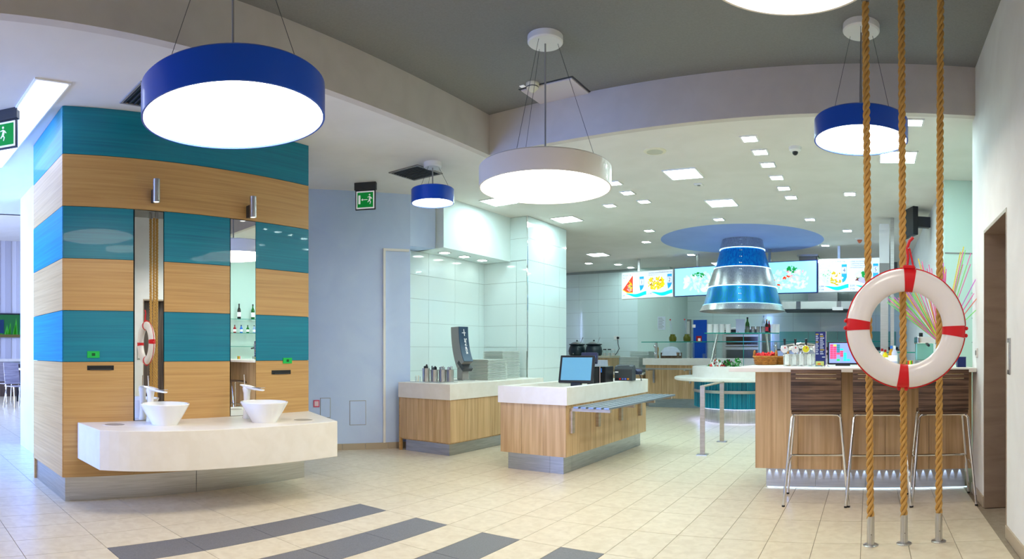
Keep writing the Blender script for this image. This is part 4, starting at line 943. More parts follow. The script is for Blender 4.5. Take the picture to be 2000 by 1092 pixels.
# ================================================================== BACK SERVERY
bk = thing('servery_counter', 'long servery counter with white top and wood front at the back', 'counter', (0, 0, 0))
YB = 13.2
B(-5.0, YB, 0.95, 0.6, YB + 0.75, 1.10).build('worktop', SOLID, bk, bevel=0.004)
for k in range(14): B(-4.96 + 0.39 * k, YB + 0.08, 0.2, -4.96 + 0.39 * (k + 1) - 0.004, YB + 0.11, 0.95).build('front_plank', OAKV, bk)
B(-4.96, YB + 0.15, 0.02, 0.55, YB + 0.7, 0.95).build('carcass', MGREY, bk)
B(-4.9, YB + 0.12, 0, 0.5, YB + 0.14, 0.2).build('plinth', SATING, bk)
for k in range(3): B(-5.1, YB - 0.36 + 0.1 * k, 0.86, -2.6, YB - 0.31 + 0.1 * k, 0.885).build('rail_slat', STEEL, bk)
for xx in (-4.75, -3.9, -3.0):
    r_ = B(xx - 0.02, YB - 0.38, 0.835, xx + 0.02, YB + 0.08, 0.86).build('rail_bracket', STEEL, bk); B(xx - 0.02, YB + 0.03, 0.55, xx + 0.02, YB + 0.08, 0.835).build('bracket_leg', STEEL, r_)
lowt = thing('tray_table', 'low wood fronted table carrying pale trays at the back', 'table', (0, 0, 0))
B(-6.1, 13.3, 0.72, -5.02, 14.0, 0.76).build('top', SOLID, lowt); B(-6.05, 13.35, 0.18, -5.06, 13.95, 0.72).build('body', OAKV, lowt); B(-6.0, 13.4, 0, -5.1, 13.9, 0.18).build('plinth', STEEL, lowt)
tm2 = tray_mesh(0.24, 0.22)
stack(-5.42, 13.65, 0.762, 22, 0.0, 'in the front stack on the low back table', 'trays of the back stack', tm2)
stack(-5.36, 14.12, 0.762 + 0.0, 30, 0.0, 'in the rear stack against the back pillar', 'trays of the rear stack', tm2)
shf = thing('display_case', 'glass display case with a glass shelf on the servery counter', 'glass screen', (0, 0, 1.1))
g_ = B(-5.05, YB + 0.05, 0.36, 0.45, YB + 0.5, 0.372).build('glass_shelf', GLASS, shf); B(-5.05, YB + 0.044, 0.358, 0.45, YB + 0.05, 0.376).build('polished_edge', GEDGE, g_)
g_ = B(-5.0, YB + 0.06, 0.02, 0.4, YB + 0.068, 0.34).build('glass_pane', GLASS, shf)
for xx in (-4.72, -3.35, -2.0, -0.6):
    p_ = MB().cyl((xx, YB + 0.12, 0), 0.03, 0, 0.36, 12).build('post', STEEL, shf, True)
    for z in (0.1, 0.27): MB().ball((xx, YB + 0.06, z), 0.04, 12, 6).build('clamp', CHROME, p_, True)
def jar(px, label):
    x = onY(px, YB + 0.25); t = thing('oil_jar', label, 'jar', (x, YB + 0.25, 1.1 + 0.374))
    MB().lathe([(0, 0), (0.07, 0), (0.085, 0.04), (0.085, 0.1), (0.06, 0.14), (0.055, 0.17), (0.05, 0.17)], 18).build('body', mat('olive_jar', srgb(90, 92, 20), 0.15), t, True)
    MB().tube([(0.02, 0, 0.05), (-0.06, 0, 0.5)], 0.006, 6).build('ladle', CHROME, t); MB().ball((-0.06, 0, 0.5), 0.018, 8, 6).build('knob', TOM, t)
jar(1314, 'olive oil jar with dipper, left on the glass shelf'); jar(1342, 'olive oil jar with dipper before the white door panel')
x = onY(1338, YB + 0.3)
bb = thing('bread_basket', 'dark wicker box under a white napkin in the display case', 'basket', (onY(1312, YB + 0.35), YB + 0.35, 1.1))
WICK = grain('wicker_brown', srgb(96, 76, 60), srgb(132, 106, 82), (40, 40, 40), 0.8); rim(MB(), -0.22, -0.14, 0.2, 0.14, 0, 0.13, 0.02).box(-0.2, -0.12, 0, 0.18, 0.12, 0.02).build('box', WICK, bb)
MB().lathe([(0.24, 0.06), (0.22, 0.16), (0.15, 0.24), (0.05, 0.27), (0, 0.27)], 9, (-0.02, 0, 0)).build('napkin', mat('napkin_white', srgb(226, 230, 246), 0.9), bb)
pb = thing('pepper_mill', 'tall wooden paddle shaped mill at the end of the display case', 'mill', (onY(1283, YB + 0.3), YB + 0.3, 1.1))
MB().lathe([(0, 0), (0.05, 0), (0.05, 0.04), (0.032, 0.1), (0.045, 0.2), (0.04, 0.25), (0.0, 0.27)], 16).build('body', OAK, pb, True); MB().ball((0, 0, 0.28), 0.02, 10, 6).build('knob', OAK, pb, True)
# kettles on a sideboard, cloth covered table before it
sb = thing('sideboard', 'shallow sideboard along the tiled back wall under the soup kettles', 'sideboard', (0, 0, 0))
B(-7.7, 13.75, 1.10, -6.05, 14.38, 1.15).build('top', mat('pale_wood_top', srgb(204, 196, 170), 0.5), sb); B(-7.68, 13.8, 0.1, -6.07, 14.36, 1.1).build('body', OAKV, sb); B(-7.6, 13.85, 0, -6.1, 14.3, 0.1).build('plinth', STEEL, sb)
KET = mat('kettle_black', srgb(22, 40, 46), 0.35, coat=0.3)
for px, lb in ((1127, 'left black soup kettle with steel lid'), (1160, 'right black soup kettle with steel lid')):
    x = onY(px, 14.05); t = thing('soup_kettle', lb, 'kettle', (x, 14.05, 1.15))
    MB().lathe([(0, 0), (0.17, 0), (0.20, 0.03), (0.215, 0.12), (0.19, 0.22), (0.165, 0.25), (0.205, 0.28), (0.2, 0.295), (0.0, 0.295)], 28).build('pot', KET, t, True)
    MB().lathe([(0.17, 0.295), (0.14, 0.33), (0.06, 0.36), (0, 0.362)], 24).build('lid', CHROME, t, True); MB().ball((0, 0, 0.37), 0.025, 10, 6).build('lid_knob', BLACK, t, True); MB().tube([(0.1, 0, 0.32), (0.17, 0, 0.46)], 0.008, 6).build('ladle', CHROME, t); MB().ball((0.0, -0.21, 0.05), 0.02, 8, 5).build('dial', MGREY, t)
for k, px in enumerate((1181, 1190, 1198)):
    x = onY(px, 14.1); t = thing('spice_jar', ('left', 'middle', 'right')[k] + ' small glass jar right of the soup kettles', 'jar', (x, 14.1, 1.15), 0, 'spice jars on the sideboard')
    MB().cyl((0, 0, 0), 0.042, 0, 0.14, 16).build('body', GLASSW, t, True); MB().cyl((0, 0, 0), 0.044, 0.14, 0.165, 16).build('lid', BLACK if k < 2 else WPLAST, t); MB().cyl((0, 0, 0), 0.038, 0.002, 0.07, 14).build('contents', mat('pale_salt', srgb(226, 222, 214), 0.8), t)
tb = thing('cloth_table', 'small table standing under a white cloth at the back', 'table', (-6.35, 13.05, 0))
B(-0.5, -0.26, 1.02, 0.42, 0.26, 1.05).build('tabletop', OAK, tb)
for sx in (-0.45, 0.38):
    for sy in (-0.22, 0.22): B(sx - 0.02, sy - 0.02, 0, sx + 0.02, sy + 0.02, 1.02).build('leg', STEEL, tb)
m = MB(); n_ = 60; top, low = [], []
for k in range(n_):
    f_ = k / n_ * 4; side = int(f_); q = f_ - side
    cx_, cy_ = [(-0.51 + 0.94 * q, -0.27), (0.43, -0.27 + 0.54 * q), (0.43 - 0.94 * q, 0.27), (-0.51, 0.27 - 0.54 * q)][side]
    top.append((cx_, cy_, 1.056)); ww = 0.03 + 0.025 * sin(k * 1.5); s_ = 1 + ww * 1.5
    low.append((cx_ * s_ + 0.0, cy_ * (1 + ww * 2.2), 0.55 + 0.02 * sin(k * 0.9)))
m.add(top + low, [tuple(range(n_))] + [(i, n_ + i, n_ + (i + 1) % n_, (i + 1) % n_) for i in range(n_)])
tcl = m.build('tablecloth', mat('cloth_white', srgb(224, 226, 244), 0.9), None, True); tcl.location = (-6.35, 13.05, 0.0)
tag(tcl, 'white cloth hanging over the small table at the back', 'tablecloth')
sk = thing('wall_outlet', 'double socket with a plug and cord on the tiled back wall', 'socket', (onY(1205, 14.39), 14.391, 1.55))
B(-0.08, -0.02, 0, 0.08, 0, 0.09).build('plate', WPLAST, sk, bevel=0.004); MB().cyl((0, 0, 0), 0.03, 0, 0.03, 12, M=Matrix.Translation((0.04, -0.02, 0.045)) @ Matrix.Rotation(PI / 2, 4, 'X')).build('plug', BLACK, sk)
MB().tube([(0.04, -0.05, 0.04), (0.05, -0.06, -0.1), (0.09, -0.06, -0.22), (0.02, -0.06, -0.33), (-0.03, -0.06, -0.39)], 0.008, 6).build('cord', BLACK, sk, True)
nt = thing('paper_notice', 'printed paper notice taped on the pale pillar', 'notice', (onY(1292, 14.29), 14.296, 1.78))
B(-0.10, -0.004, 0, 0.10, 0, 0.32).build('sheet', mat('paper', srgb(220, 228, 238), 0.8), nt)
for k in range(9): B(-0.08, -0.006, 0.28 - 0.03 * k, -0.08 + 0.16 * (0.6 + 0.4 * ((k * 7) % 5) / 5), -0.004, 0.29 - 0.03 * k).build('text_line', MGREY, nt)
# kitchen wall things
wd = thing('white_door', 'white kitchen door leaf beside the blue door', 'door', (onY(1322, 15.78), 15.775, 0.0))
B(0, -0.03, 0, 0.36, 0, 2.05).build('leaf', WPLAST, wd); MB().box(-0.04, -0.02, 2.05, 0.40, 0.0, 2.1).box(-0.04, -0.02, 0, 0, 0, 2.05).box(0.36, -0.02, 0, 0.40, 0, 2.05).build('frame', MGREY, wd)
bd = thing('blue_door', 'bright blue kitchen door with a red fire sign', 'door', (onY(1355, 15.78), 15.775, 0.0))
B(0, -0.04, 0, 0.36, 0, 2.08).build('leaf', mat('blue_door_paint', srgb(10, 84, 206), 0.35), bd); B(0.08, -0.046, 1.5, 0.23, -0.04, 1.66).build('fire_sign', mat('sign_red', srgb(220, 30, 40), 0.4), bd); B(0.13, -0.05, 1.53, 0.2, -0.046, 1.6).build('sign_symbol', SIGNW, bd); B(-0.02, -0.05, 1.88, 0.06, -0.04, 1.96).build('small_sign', SIGNW, bd); MB().tube([(0.3, -0.08, 1.05), (0.3, -0.08, 1.2)], 0.012, 8).build('handle', CHROME, bd)
ov = thing('oven', 'steel deck oven with a dark window at the kitchen wall', 'oven', (onY(1416, 15.4), 15.1, 0.0))
B(0, 0, 0, 1.0, 0.6, 1.85).build('body', STEEL, ov, bevel=0.01); B(0.1, -0.02, 1.42, 0.9, 0, 1.62).build('window', mat('oven_glass', srgb(60, 44, 30), 0.1), ov); MB().tube([(0.1, -0.06, 1.38), (0.9, -0.06, 1.38)], 0.015, 8).build('handle', CHROME, ov); B(0.1, -0.02, 0.95, 0.9, 0, 1.3).build('lower_door', mat('oven_door', srgb(90, 90, 88), 0.3, 0.8), ov); B(0.05, -0.01, 1.68, 0.95, 0, 1.8).build('control_panel', BLACK, ov)
rg = thing('cooking_range', 'long steel cooking range along the kitchen wall', 'range', (onY(1515, 14.9), 14.85, 0.0))
B(0, 0, 0, 3.0, 0.85, 1.28).build('body', STEEL, rg, bevel=0.01); B(0, 0.02, 1.28, 3.0, 0.8, 1.31).build('hob', DGREY, rg)
for k in range(6): MB().cyl((0, 0, 0), 0.03, 0, 0.03, 12, M=Matrix.Translation((0.25 + 0.5 * k, 0, 1.2)) @ Matrix.Rotation(PI / 2, 4, 'X')).build('knob', BLACK, rg)
for k in range(7): B(0.1 + 0.42 * k, 0.1, 1.31, 0.42 + 0.42 * k, 0.6, 1.36).build('grate', BLACK, rg)
sp = thing('splashback', 'green tinted glass splashback above the range', 'panel', (onY(1522, 15.7), 15.74, 1.36))
for k in range(4): B(0.74 * k, 0, 0, 0.74 * k + 0.73, 0.02, 0.40).build('glass_sheet', mat('green_glass', srgb(120, 190, 176), 0.1), sp)
kh = thing('kitchen_canopy', 'white and steel ventilation canopy below the menu screens', 'hood', (onY(1530, 14.9), 14.6, 2.25))
B(0, 0, 0, 1.95, 1.0, 0.18).build('canopy', WPLAST, kh, bevel=0.006); B(0.0, -0.01, -0.02, 1.95, 1.0, 0.0).build('lower_edge', DGREY, kh); B(1.2, -0.05, -0.03, 1.45, 0.02, 0.04).build('lamp_box', SIGNW, kh); B(0.6, 0.3, 0.18, 1.3, 0.9, CZ - 2.25).build('duct', STEEL, kh)
for k in range(2): B(0.35 + 0.95 * k, -0.012, 0, 0.45 + 0.95 * k, 0.0, 0.18).build('strap', STEEL, kh)
ac = thing('air_unit', 'grey box duct above the screens with a cable', 'duct', (onY(1578, 13.2), 13.2, 3.0))
B(-0.18, -0.1, 0.0, 0.18, 0.2, 0.26).build('box', MGREY, ac, bevel=0.006); B(-0.22, -0.12, 0.26, 0.22, 0.22, 0.30).build('flange', STEEL, ac); MB().tube([(0.2, 0, 0.28), (0.26, 0, 0.22), (0.28, 0, 0.0)], 0.012, 6).build('cable', GRN, ac, True)
cb = thing('white_cabinet_column', 'narrow white column cabinet with a steel post behind the ropes', 'cabinet', (*pd(1727, 9.6), 0))
B(-0.075, -0.08, 2.6, 0.075, 0.08, 3.1 + 0.35 - 0.25).build('upper_box', WPLAST, cb); B(-0.075, -0.08, 2.2, 0.075, 0.08, 2.6).build('lower_box', MGREY, cb); B(0.095, -0.04, 1.0, 0.15, 0.04, CZ).build('post', STEEL, cb); B(0.15, -0.06, 2.5, 0.2, 0.06, 2.62).build('clamp', BLACK, cb); B(-0.06, -0.06, 0.0, 0.06, 0.06, 2.2).build('stem', STEEL, cb)
tv = thing('wall_television', 'black flat television hung on the kitchen side wall', 'television', (0.89, 8.9, 2.9))
B(-0.30, -0.04, 0.0, -0.22, 0.42, 0.44, M=Matrix.Rotation(0.35, 4, 'Z')).build('screen', BLACK, tv, bevel=0.008); B(-0.22, 0.1, 0.15, 0.02, 0.2, 0.3, M=Matrix.Rotation(0.2, 4, 'Z')).build('bracket', DGREY, tv)
# ================================================================== BAR
BT = 1.112
bar = thing('bar_counter', 'oak bar counter with pale worktop and light strip along its base', 'counter', (0, 0, 0))
bx0, byf = -1.012, 5.5
MB().prism([(-1.2, 5.25), (0.915, 5.25), (0.915, 6.75), (-0.86, 6.75), (-1.2, 6.35)], BT - 0.036, BT).build('worktop', SOLID, bar, bevel=0.003)
w = (0.915 - bx0) / 5
for k in range(5): B(bx0 + w * k + 0.0015, byf, 0.21, bx0 + w * (k + 1) - 0.0015, byf + 0.03, BT - 0.036).build('front_plank', OAKV, bar)
B(bx0, byf + 0.03, 0.21, 0.915, 6.4, BT - 0.036).build('carcass', OAKV, bar)
BARP = grain('bar_plinth_steel', (0.50, 0.51, 0.53), (0.58, 0.59, 0.61), (3, 3, 60), 0.4, 0.55)
for k in range(4): B(bx0 + 0.07 + 0.456 * k, byf + 0.18, 0.012, bx0 + 0.07 + 0.456 * (k + 1) - 0.003, byf + 0.2, 0.21).build('plinth', BARP, bar)
B(bx0 + 0.072, byf + 0.2, 0.0, bx0 + 0.1, 6.3, 0.21).build('plinth', STEEL, bar)
m = MB()
for k in range(27):      # one tiny lamp per diode, shining down the steel plinth
    xx = bx0 + 0.10 + 0.067 * k; m.box(xx - 0.004, byf + 0.166, 0.204, xx + 0.004, byf + 0.172, 0.21)
    ld = bpy.data.lights.new('diode', 'SPOT'); ld.energy = 1.6; ld.color = (0.5, 0.68, 1.0); ld.spot_size = math.radians(34); ld.spot_blend = 0.6; ld.shadow_soft_size = 0.002
    lo_ = bpy.data.objects.new('diode', ld); C.objects.link(lo_); lo_.location = (xx, byf + 0.165, 0.203); lo_.rotation_euler = (math.radians(7), 0, 0); lo_.parent = bar
m.build('led_strip', mat('led_dots', (1, 1, 1), 0.5, emit=12, ecol=(0.6, 0.78, 1.0)), bar, kind='stuff', label='row of small white lights under the bar front')
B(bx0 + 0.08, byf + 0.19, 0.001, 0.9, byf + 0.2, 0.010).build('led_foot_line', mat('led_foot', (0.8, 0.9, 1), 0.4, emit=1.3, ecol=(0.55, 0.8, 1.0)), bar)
def onbar(px, d): return pd(px, d)
# bread baskets
WK = grain('willow', srgb(150, 88, 26), srgb(206, 140, 56), (30, 30, 90), 0.7, bump=0.4)
def basket(px, d, R, h, label, fill):
    x, y = pd(px, d); t = thing('wicker_basket', label, 'basket', (x, y, BT + 0.001))
    m = MB().lathe([(0, 0), (R * 0.82, 0), (R * 0.86, 0.01), (R * 0.98, h), (R * 0.93, h), (R * 0.8, 0.02), (0, 0.02)], 32); m.build('bowl', WK, t, True)
    for k in range(5): 
        r_ = R * (0.87 + 0.11 * k / 5) + 0.004
        MB().tube([(r_ * cos(a), r_ * sin(a), 0.012 + h * k / 5) for a in [2 * PI * q / 24 for q in range(25)]], 0.007, 6).build('weave', WK, t, True)
    MB().tube([(R * cos(a), R * sin(a), h) for a in [2 * PI * q / 32 for q in range(33)]], 0.011, 6).build('rim', WK, t, True)
    for s_ in (-1, 1): MB().tube([(s_ * (R - 0.01) , 0.05 * cos(a), h + 0.06 * sin(a)) for a in [PI * q / 8 for q in range(9)]], 0.009, 6).build('handle', WK, t, True)
    if fill:
        m = MB(); rr = random.Random(4)
        for k in range(40):
            a = rr.random() * 6.28; q = R * 0.85 * math.sqrt(rr.random()); m.box(-0.03, -0.012, -0.008, 0.03, 0.012, 0.008, M=Matrix.Translation((q * cos(a), q * sin(a), h + 0.005 + 0.02 * rr.random())) @ Euler((rr.random(), rr.random(), rr.random() * 6)).to_matrix().to_4x4())
        m.build('sachets', mat('sachet_red', srgb(226, 40, 44), 0.4), t, kind='stuff')
basket(1495, 6.55, 0.125, 0.085, 'round wicker basket heaped with red sachets on the bar', True)
basket(1523, 6.7, 0.10, 0.08, 'smaller wicker basket with looped handles behind the red sachets', False)
g2 = MB().lathe([(0, 0), (0.032, 0), (0.034, 0.01), (0.037, 0.115), (0.035, 0.115), (0.031, 0.012), (0, 0.012)], 18).mesh('bar_glass'); g2.materials.append(GLASSW)
for p_ in g2.polygons: p_.use_smooth = True
for k, (px, d) in enumerate(((1537, 5.95), (1551, 5.98), (1565, 5.9), (1580, 5.92), (1543, 6.15), (1557, 6.17), (1571, 6.1), (1585, 6.15))):
    x, y = pd(px, d); o = bpy.data.objects.new('bar_glass', g2); C.objects.link(o); o.location = (x, y, BT + 0.001); tag(o, 'clear tumbler in the cluster on the bar before the beer taps', 'glass', 'tumblers on the bar')
# beer tap tower
x, y = pd(1565, 6.45)
tp = thing('beer_tower', 'chrome beer tap tower with round badges on the bar', 'beer tap', (x, y, BT))
MB().lathe([(0.06, 0), (0.06, 0.01), (0.03, 0.03), (0.03, 0.15)], 20).build('column', CHROME, tp, True)
MB().tube([(-0.20, 0, 0.17), (-0.1, 0, 0.19), (0.0, 0, 0.20), (0.1, 0, 0.19), (0.2, 0, 0.17)], 0.034, 14).build('crossbar', CHROME, tp, True)
for k, c_ in enumerate((srgb(220, 214, 206), srgb(226, 222, 214), srgb(226, 214, 20), srgb(220, 214, 206))):
    xx = -0.165 + 0.11 * k
    b_ = MB().lathe([(0, -0.006), (0.038, -0.006), (0.042, 0), (0.038, 0.006), (0, 0.006)], 20, M=Matrix.Translation((xx, -0.075, 0.165)) @ Matrix.Rotation(PI / 2, 4, 'X')).build('badge', CHROME, tp, True)
    MB().lathe([(0, 0.006), (0.034, 0.006), (0.034, 0.008), (0, 0.008)], 20, M=Matrix.Translation((xx, -0.075, 0.165)) @ Matrix.Rotation(PI / 2, 4, 'X')).build('badge_face', mat('badge_%d' % k, c_, 0.4), b_)
    MB().ball((xx + 0.006, -0.085, 0.178), 0.008, 8, 5).build('badge_mark', TOM, b_)
    MB().tube([(xx, 0, 0.18), (xx, -0.06, 0.18), (xx, -0.066, 0.10)], 0.010, 8).build('tap', CHROME, tp, True)
    MB().tube([(xx, -0.05, 0.19), (xx, -0.065, 0.27)], [0.008, 0.014], 8).build('tap_handle', BLACK, tp, True)
# menu stand
x, y = pd(1603, 5.75)
ms = thing('menu_stand', 'upright dark blue drinks card in a chrome stand on the bar', 'menu card', (x, y, BT))
MB().lathe([(0, 0.02), (0.012, 0.02), (0.04, 0.004), (0.042, 0), (0, 0)], 20, (0.042, 0.0, 0)).build('foot', CHROME, ms, True)
NAVY = mat('menu_navy', srgb(26, 40, 110), 0.35)
B(-0.05, -0.004, 0.005, 0.046, 0.004, 0.32).build('card', NAVY, ms); B(0.046, -0.006, 0.0, 0.052, 0.006, 0.325).build('spine', CHROME, ms)
for k in range(11):
    z = 0.295 - 0.018 * k; B(-0.045, -0.0052, z, -0.02 - 0.006 * (k % 2), -0.004, z + 0.007).build('text_line', YEL if k in (0, 4) else MATS['paper'], ms); B(-0.006, -0.0052, z, 0.02 + 0.006 * (k % 3), -0.004, z + 0.007).build('text_line', YEL if k in (1, 8) else MATS['paper'], ms)
B(-0.045, -0.0052, 0.012, 0.03, -0.004, 0.05).build('picture', mat('lime_print', srgb(200, 214, 120), 0.5), ms); B(-0.03, -0.006, 0.018, 0.0, -0.0052, 0.032).build('picture_fruit', mat('orange2', srgb(230, 120, 20), 0.4), ms); B(0.012, -0.0052, 0.085, 0.04, -0.004, 0.092).build('text_line', MATS['paper'], ms)
x, y = pd(1600, 5.62)
t = thing('paper_menu', 'loose white sheet lying on the bar by the drinks card', 'paper', (x - 0.03, y, BT + 0.001), 0.3); B(-0.07, -0.05, 0, 0.07, 0.05, 0.002).build('sheet', MATS['paper'], t); B(-0.04, -0.02, 0.002, 0.02, 0.02, 0.003).build('print', mat('lime_print', srgb(200, 214, 120), 0.5), t)
# till screen on the bar
x, y = pd(1646, 6.1)
bs = thing('bar_till', 'till monitor with coloured order buttons on the bar', 'monitor', (x, y, BT))
B(-0.07, -0.02, 0, 0.07, 0.12, 0.02).build('foot', BLACK, bs); B(-0.03, 0.01, 0.02, 0.03, 0.05, 0.12).build('neck', BLACK, bs)
MS = Matrix.Translation((0, 0, 0.012)) @ Matrix.Rotation(-0.12, 4, 'X')
B(-0.148, -0.012, 0, 0.148, 0.015, 0.225, M=MS).build('bezel', BLACK, bs, bevel=0.006)
scr = B(-0.132, -0.0135, 0.015, 0.132, -0.0115, 0.21, M=MS).build('screen', EM('till_screen', srgb(130, 150, 226), 0.7), bs)
T_P, T_C, T_G, T_T = EM('till_pink', srgb(226, 70, 110), 0.7), EM('till_cyan', srgb(30, 226, 236), 0.7), EM('till_green', srgb(20, 210, 80), 0.7), EM('till_teal', srgb(40, 120, 140), 0.7)
def tb_(c0, r0, c1, r1, m_):
    for c_ in range(c0, c1):
        for r_ in range(r0, r1):
            B(-0.125 + c_ * 0.033, -0.015, 0.178 - r_ * 0.0205, -0.125 + c_ * 0.033 + 0.031, -0.0134, 0.178 - r_ * 0.0205 + 0.019, M=MS).build('screen_button', m_, bs)
tb_(0, 0, 1, 7, T_P); tb_(1, 1, 2, 7, T_P); tb_(1, 0, 2, 1, EM('till_lime', srgb(190, 220, 90), 0.7)); tb_(2, 0, 3, 4, T_T); tb_(2, 4, 3, 5, T_P); tb_(3, 3, 4, 6, T_P); tb_(3, 2, 4, 3, T_C); tb_(2, 7, 3, 8, T_G); tb_(4, 4, 5, 8, T_C); tb_(5, 7, 6, 8, T_C)
# small things seen through the lifebuoy
def washing(px, d, label, c_, cap, h=0.17):
    x, y = pd(px, d); t = thing('cleaner_bottle', label, 'bottle', (x, y, BT))
    MB().lathe([(0, 0), (0.028, 0), (0.03, 0.01), (0.03, h * 0.62), (0.012, h * 0.82), (0.012, h * 0.86), (0, h * 0.86)], 14).build('body', mat('bot_' + label[:12], c_, 0.35), t, True); MB().cyl((0, 0, 0), 0.013, h * 0.84, h, 10).build('cap', cap, t); MB().cyl((0, 0, 0), 0.0306, h * 0.2, h * 0.5, 14).build('label', SIGNW, t, True)
REDP = MATS['red_plastic']
washing(1723, 6.5, 'white bottle with red cap behind the bar', srgb(236, 236, 240), REDP)
washing(1729, 6.4, 'yellow bottle with red cap behind the bar', srgb(232, 210, 20), REDP, 0.16)
washing(1741, 6.45, 'amber cleaner bottle with blue cap behind the bar', srgb(214, 150, 20), MATS['blue_print'], 0.2)
washing(1747, 6.42, 'pale lilac bottle next to the amber cleaner', srgb(210, 212, 240), WPLAST, 0.2)
x, y = pd(1775, 5.85); t = thing('straw_cup', 'rainbow striped cup on the bar seen through the lifebuoy', 'cup', (x, y, BT))
for k, c_ in enumerate((srgb(220, 30, 30), srgb(240, 210, 20), srgb(20, 140, 40), srgb(240, 210, 20), srgb(220, 30, 30), srgb(30, 190, 40), srgb(240, 210, 20), srgb(20, 140, 40))):
    a0 = PI + k * PI / 8; m = MB(); q = [a0 + PI / 8 * i / 3 for i in range(4)]
    m.prism([(0.038 * cos(a), 0.038 * sin(a)) for a in q] + [(0.034 * cos(a), 0.034 * sin(a)) for a in q[::-1]], 0, 0.055).build('stripe', mat('cup_stripe_%d' % (k % 3 if k != 5 else 3), c_, 0.4), t)
MB().lathe([(0, 0), (0.034, 0), (0.034, 0.055), (0.031, 0.055), (0.031, 0.004), (0, 0.004)], 18).build('cup', WPLAST, t, True)
x, y = pd(1808, 6.4); em = thing('coffee_machine', 'pale green and steel coffee machine at the back of the bar', 'coffee machine', (x, y, BT), 0.1)
B(-0.09, -0.1, 0, 0.09, 0.12, 0.05).build('drip_base', STEEL, em, bevel=0.004); B(-0.09, 0.04, 0.05, 0.09, 0.12, 0.26).build('back', mat('mint_metal', srgb(150, 210, 196), 0.25, 0.5), em, bevel=0.006); B(-0.1, -0.08, 0.22, 0.1, 0.12, 0.29).build('head', CHROME, em, bevel=0.008); MB().tube([(0, -0.05, 0.22), (0, -0.16, 0.20)], 0.014, 8).build('portafilter', BLACK, em, True); MB().cyl((-0.05, 0, 0), 0.02, 0.29, 0.33, 12).build('lid_knob', BLACK, em)
x, y = pd(1879, 5.62); t = thing('blue_box', 'dark blue carton at the right end of the bar', 'box', (x, y, BT)); B(-0.045, -0.04, 0, 0.03, 0.06, 0.085).build('carton', mat('carton_navy', srgb(10, 30, 96), 0.5), t); B(-0.046, -0.041, 0.085, 0.031, 0.061, 0.092).build('lid', NAVY, t)
g3 = thing('back_bar_shelf', 'low glass shelf with cups behind the bar', 'shelf', (pd(1742, 6.66)[0], pd(1742, 6.66)[1], BT))
B(-0.34, -0.06, 0.125, 0.3, 0.06, 0.133).build('glass_shelf', GLASS, g3); B(-0.34, -0.064, 0.124, 0.3, -0.06, 0.135).build('polished_edge', GEDGE, g3)
for xx in (-0.3, 0.06, 0.26): MB().cyl((xx, 0, 0), 0.008, 0, 0.125, 8).build('post', STEEL, g3)
# drinking straws fanned out of a holder
hxy = pd(1838, 5.42)
sh = thing('straw_holder', 'tall clear holder of party straws on the bar end', 'holder', (hxy[0], hxy[1], BT))
MB().lathe([(0, 0), (0.045, 0), (0.045, 0.22), (0.042, 0.22), (0.042, 0.006), (0, 0.006)], 18).build('tube', GLASSW, sh, True); MB().lathe([(0.042, 0.2), (0.05, 0.2), (0.05, 0.215), (0.042, 0.215)], 18, close=True).build('rim', CHROME, sh, True)
SCOL = [mat('straw_%d' % k, c_, 0.35, trans=0.0) for k, c_ in enumerate((srgb(150, 240, 130), srgb(250, 130, 190), srgb(250, 220, 20), srgb(240, 150, 110), srgb(230, 120, 220)))]
CNAME = ('green', 'pink', 'yellow', 'orange', 'purple')
rr = random.Random(12)
ends = [(1733 + 62 * (k / 23) + rr.uniform(-4, 4), 588 - 22 * (k / 23) + rr.uniform(-8, 8)) for k in range(24)] + [(1790 + rr.uniform(0, 30), 520 + rr.uniform(-25, 20)) for k in range(7)] + [(1846 + rr.uniform(-4, 10), 530 + rr.uniform(-30, 20)) for k in range(8)] + [(1890 + rr.uniform(-14, 12), 492 + rr.uniform(-10, 28)) for k in range(9)] + [(1905 + rr.uniform(-6, 8), 560 + rr.uniform(-16, 40)) for k in range(6)]
for k, (ex, ey) in enumerate(ends):
    ci = (0, 0, 1, 0, 2, 0, 4)[k % 7] if k < 24 else rr.choice((1, 1, 4, 1, 3, 2, 0))
    de = 5.42 + rr.uniform(-0.06, 0.04); e_ = pd(ex, de); z1 = zz(ey, de)
    b0 = Vector((rr.uniform(-0.02, 0.02), rr.uniform(-0.02, 0.02), 0.02)); b1 = Vector((e_[0] - hxy[0], e_[1] - hxy[1], z1 - BT))
    mid = Vector((b1.x * 0.06, b1.y * 0.06, 0.225))
    o = MB().tube([b0, mid, b1], 0.0042, 5).build('party_straw', SCOL[ci]); o.location = (hxy[0], hxy[1], BT + 0.002)
    tag(o, 'long %s party straw fanning %s from the holder' % (CNAME[ci], 'left' if k < 31 else 'up and right'), 'straw', '%s straws fanning %s' % (CNAME[ci], 'left' if k < 31 else 'right'))
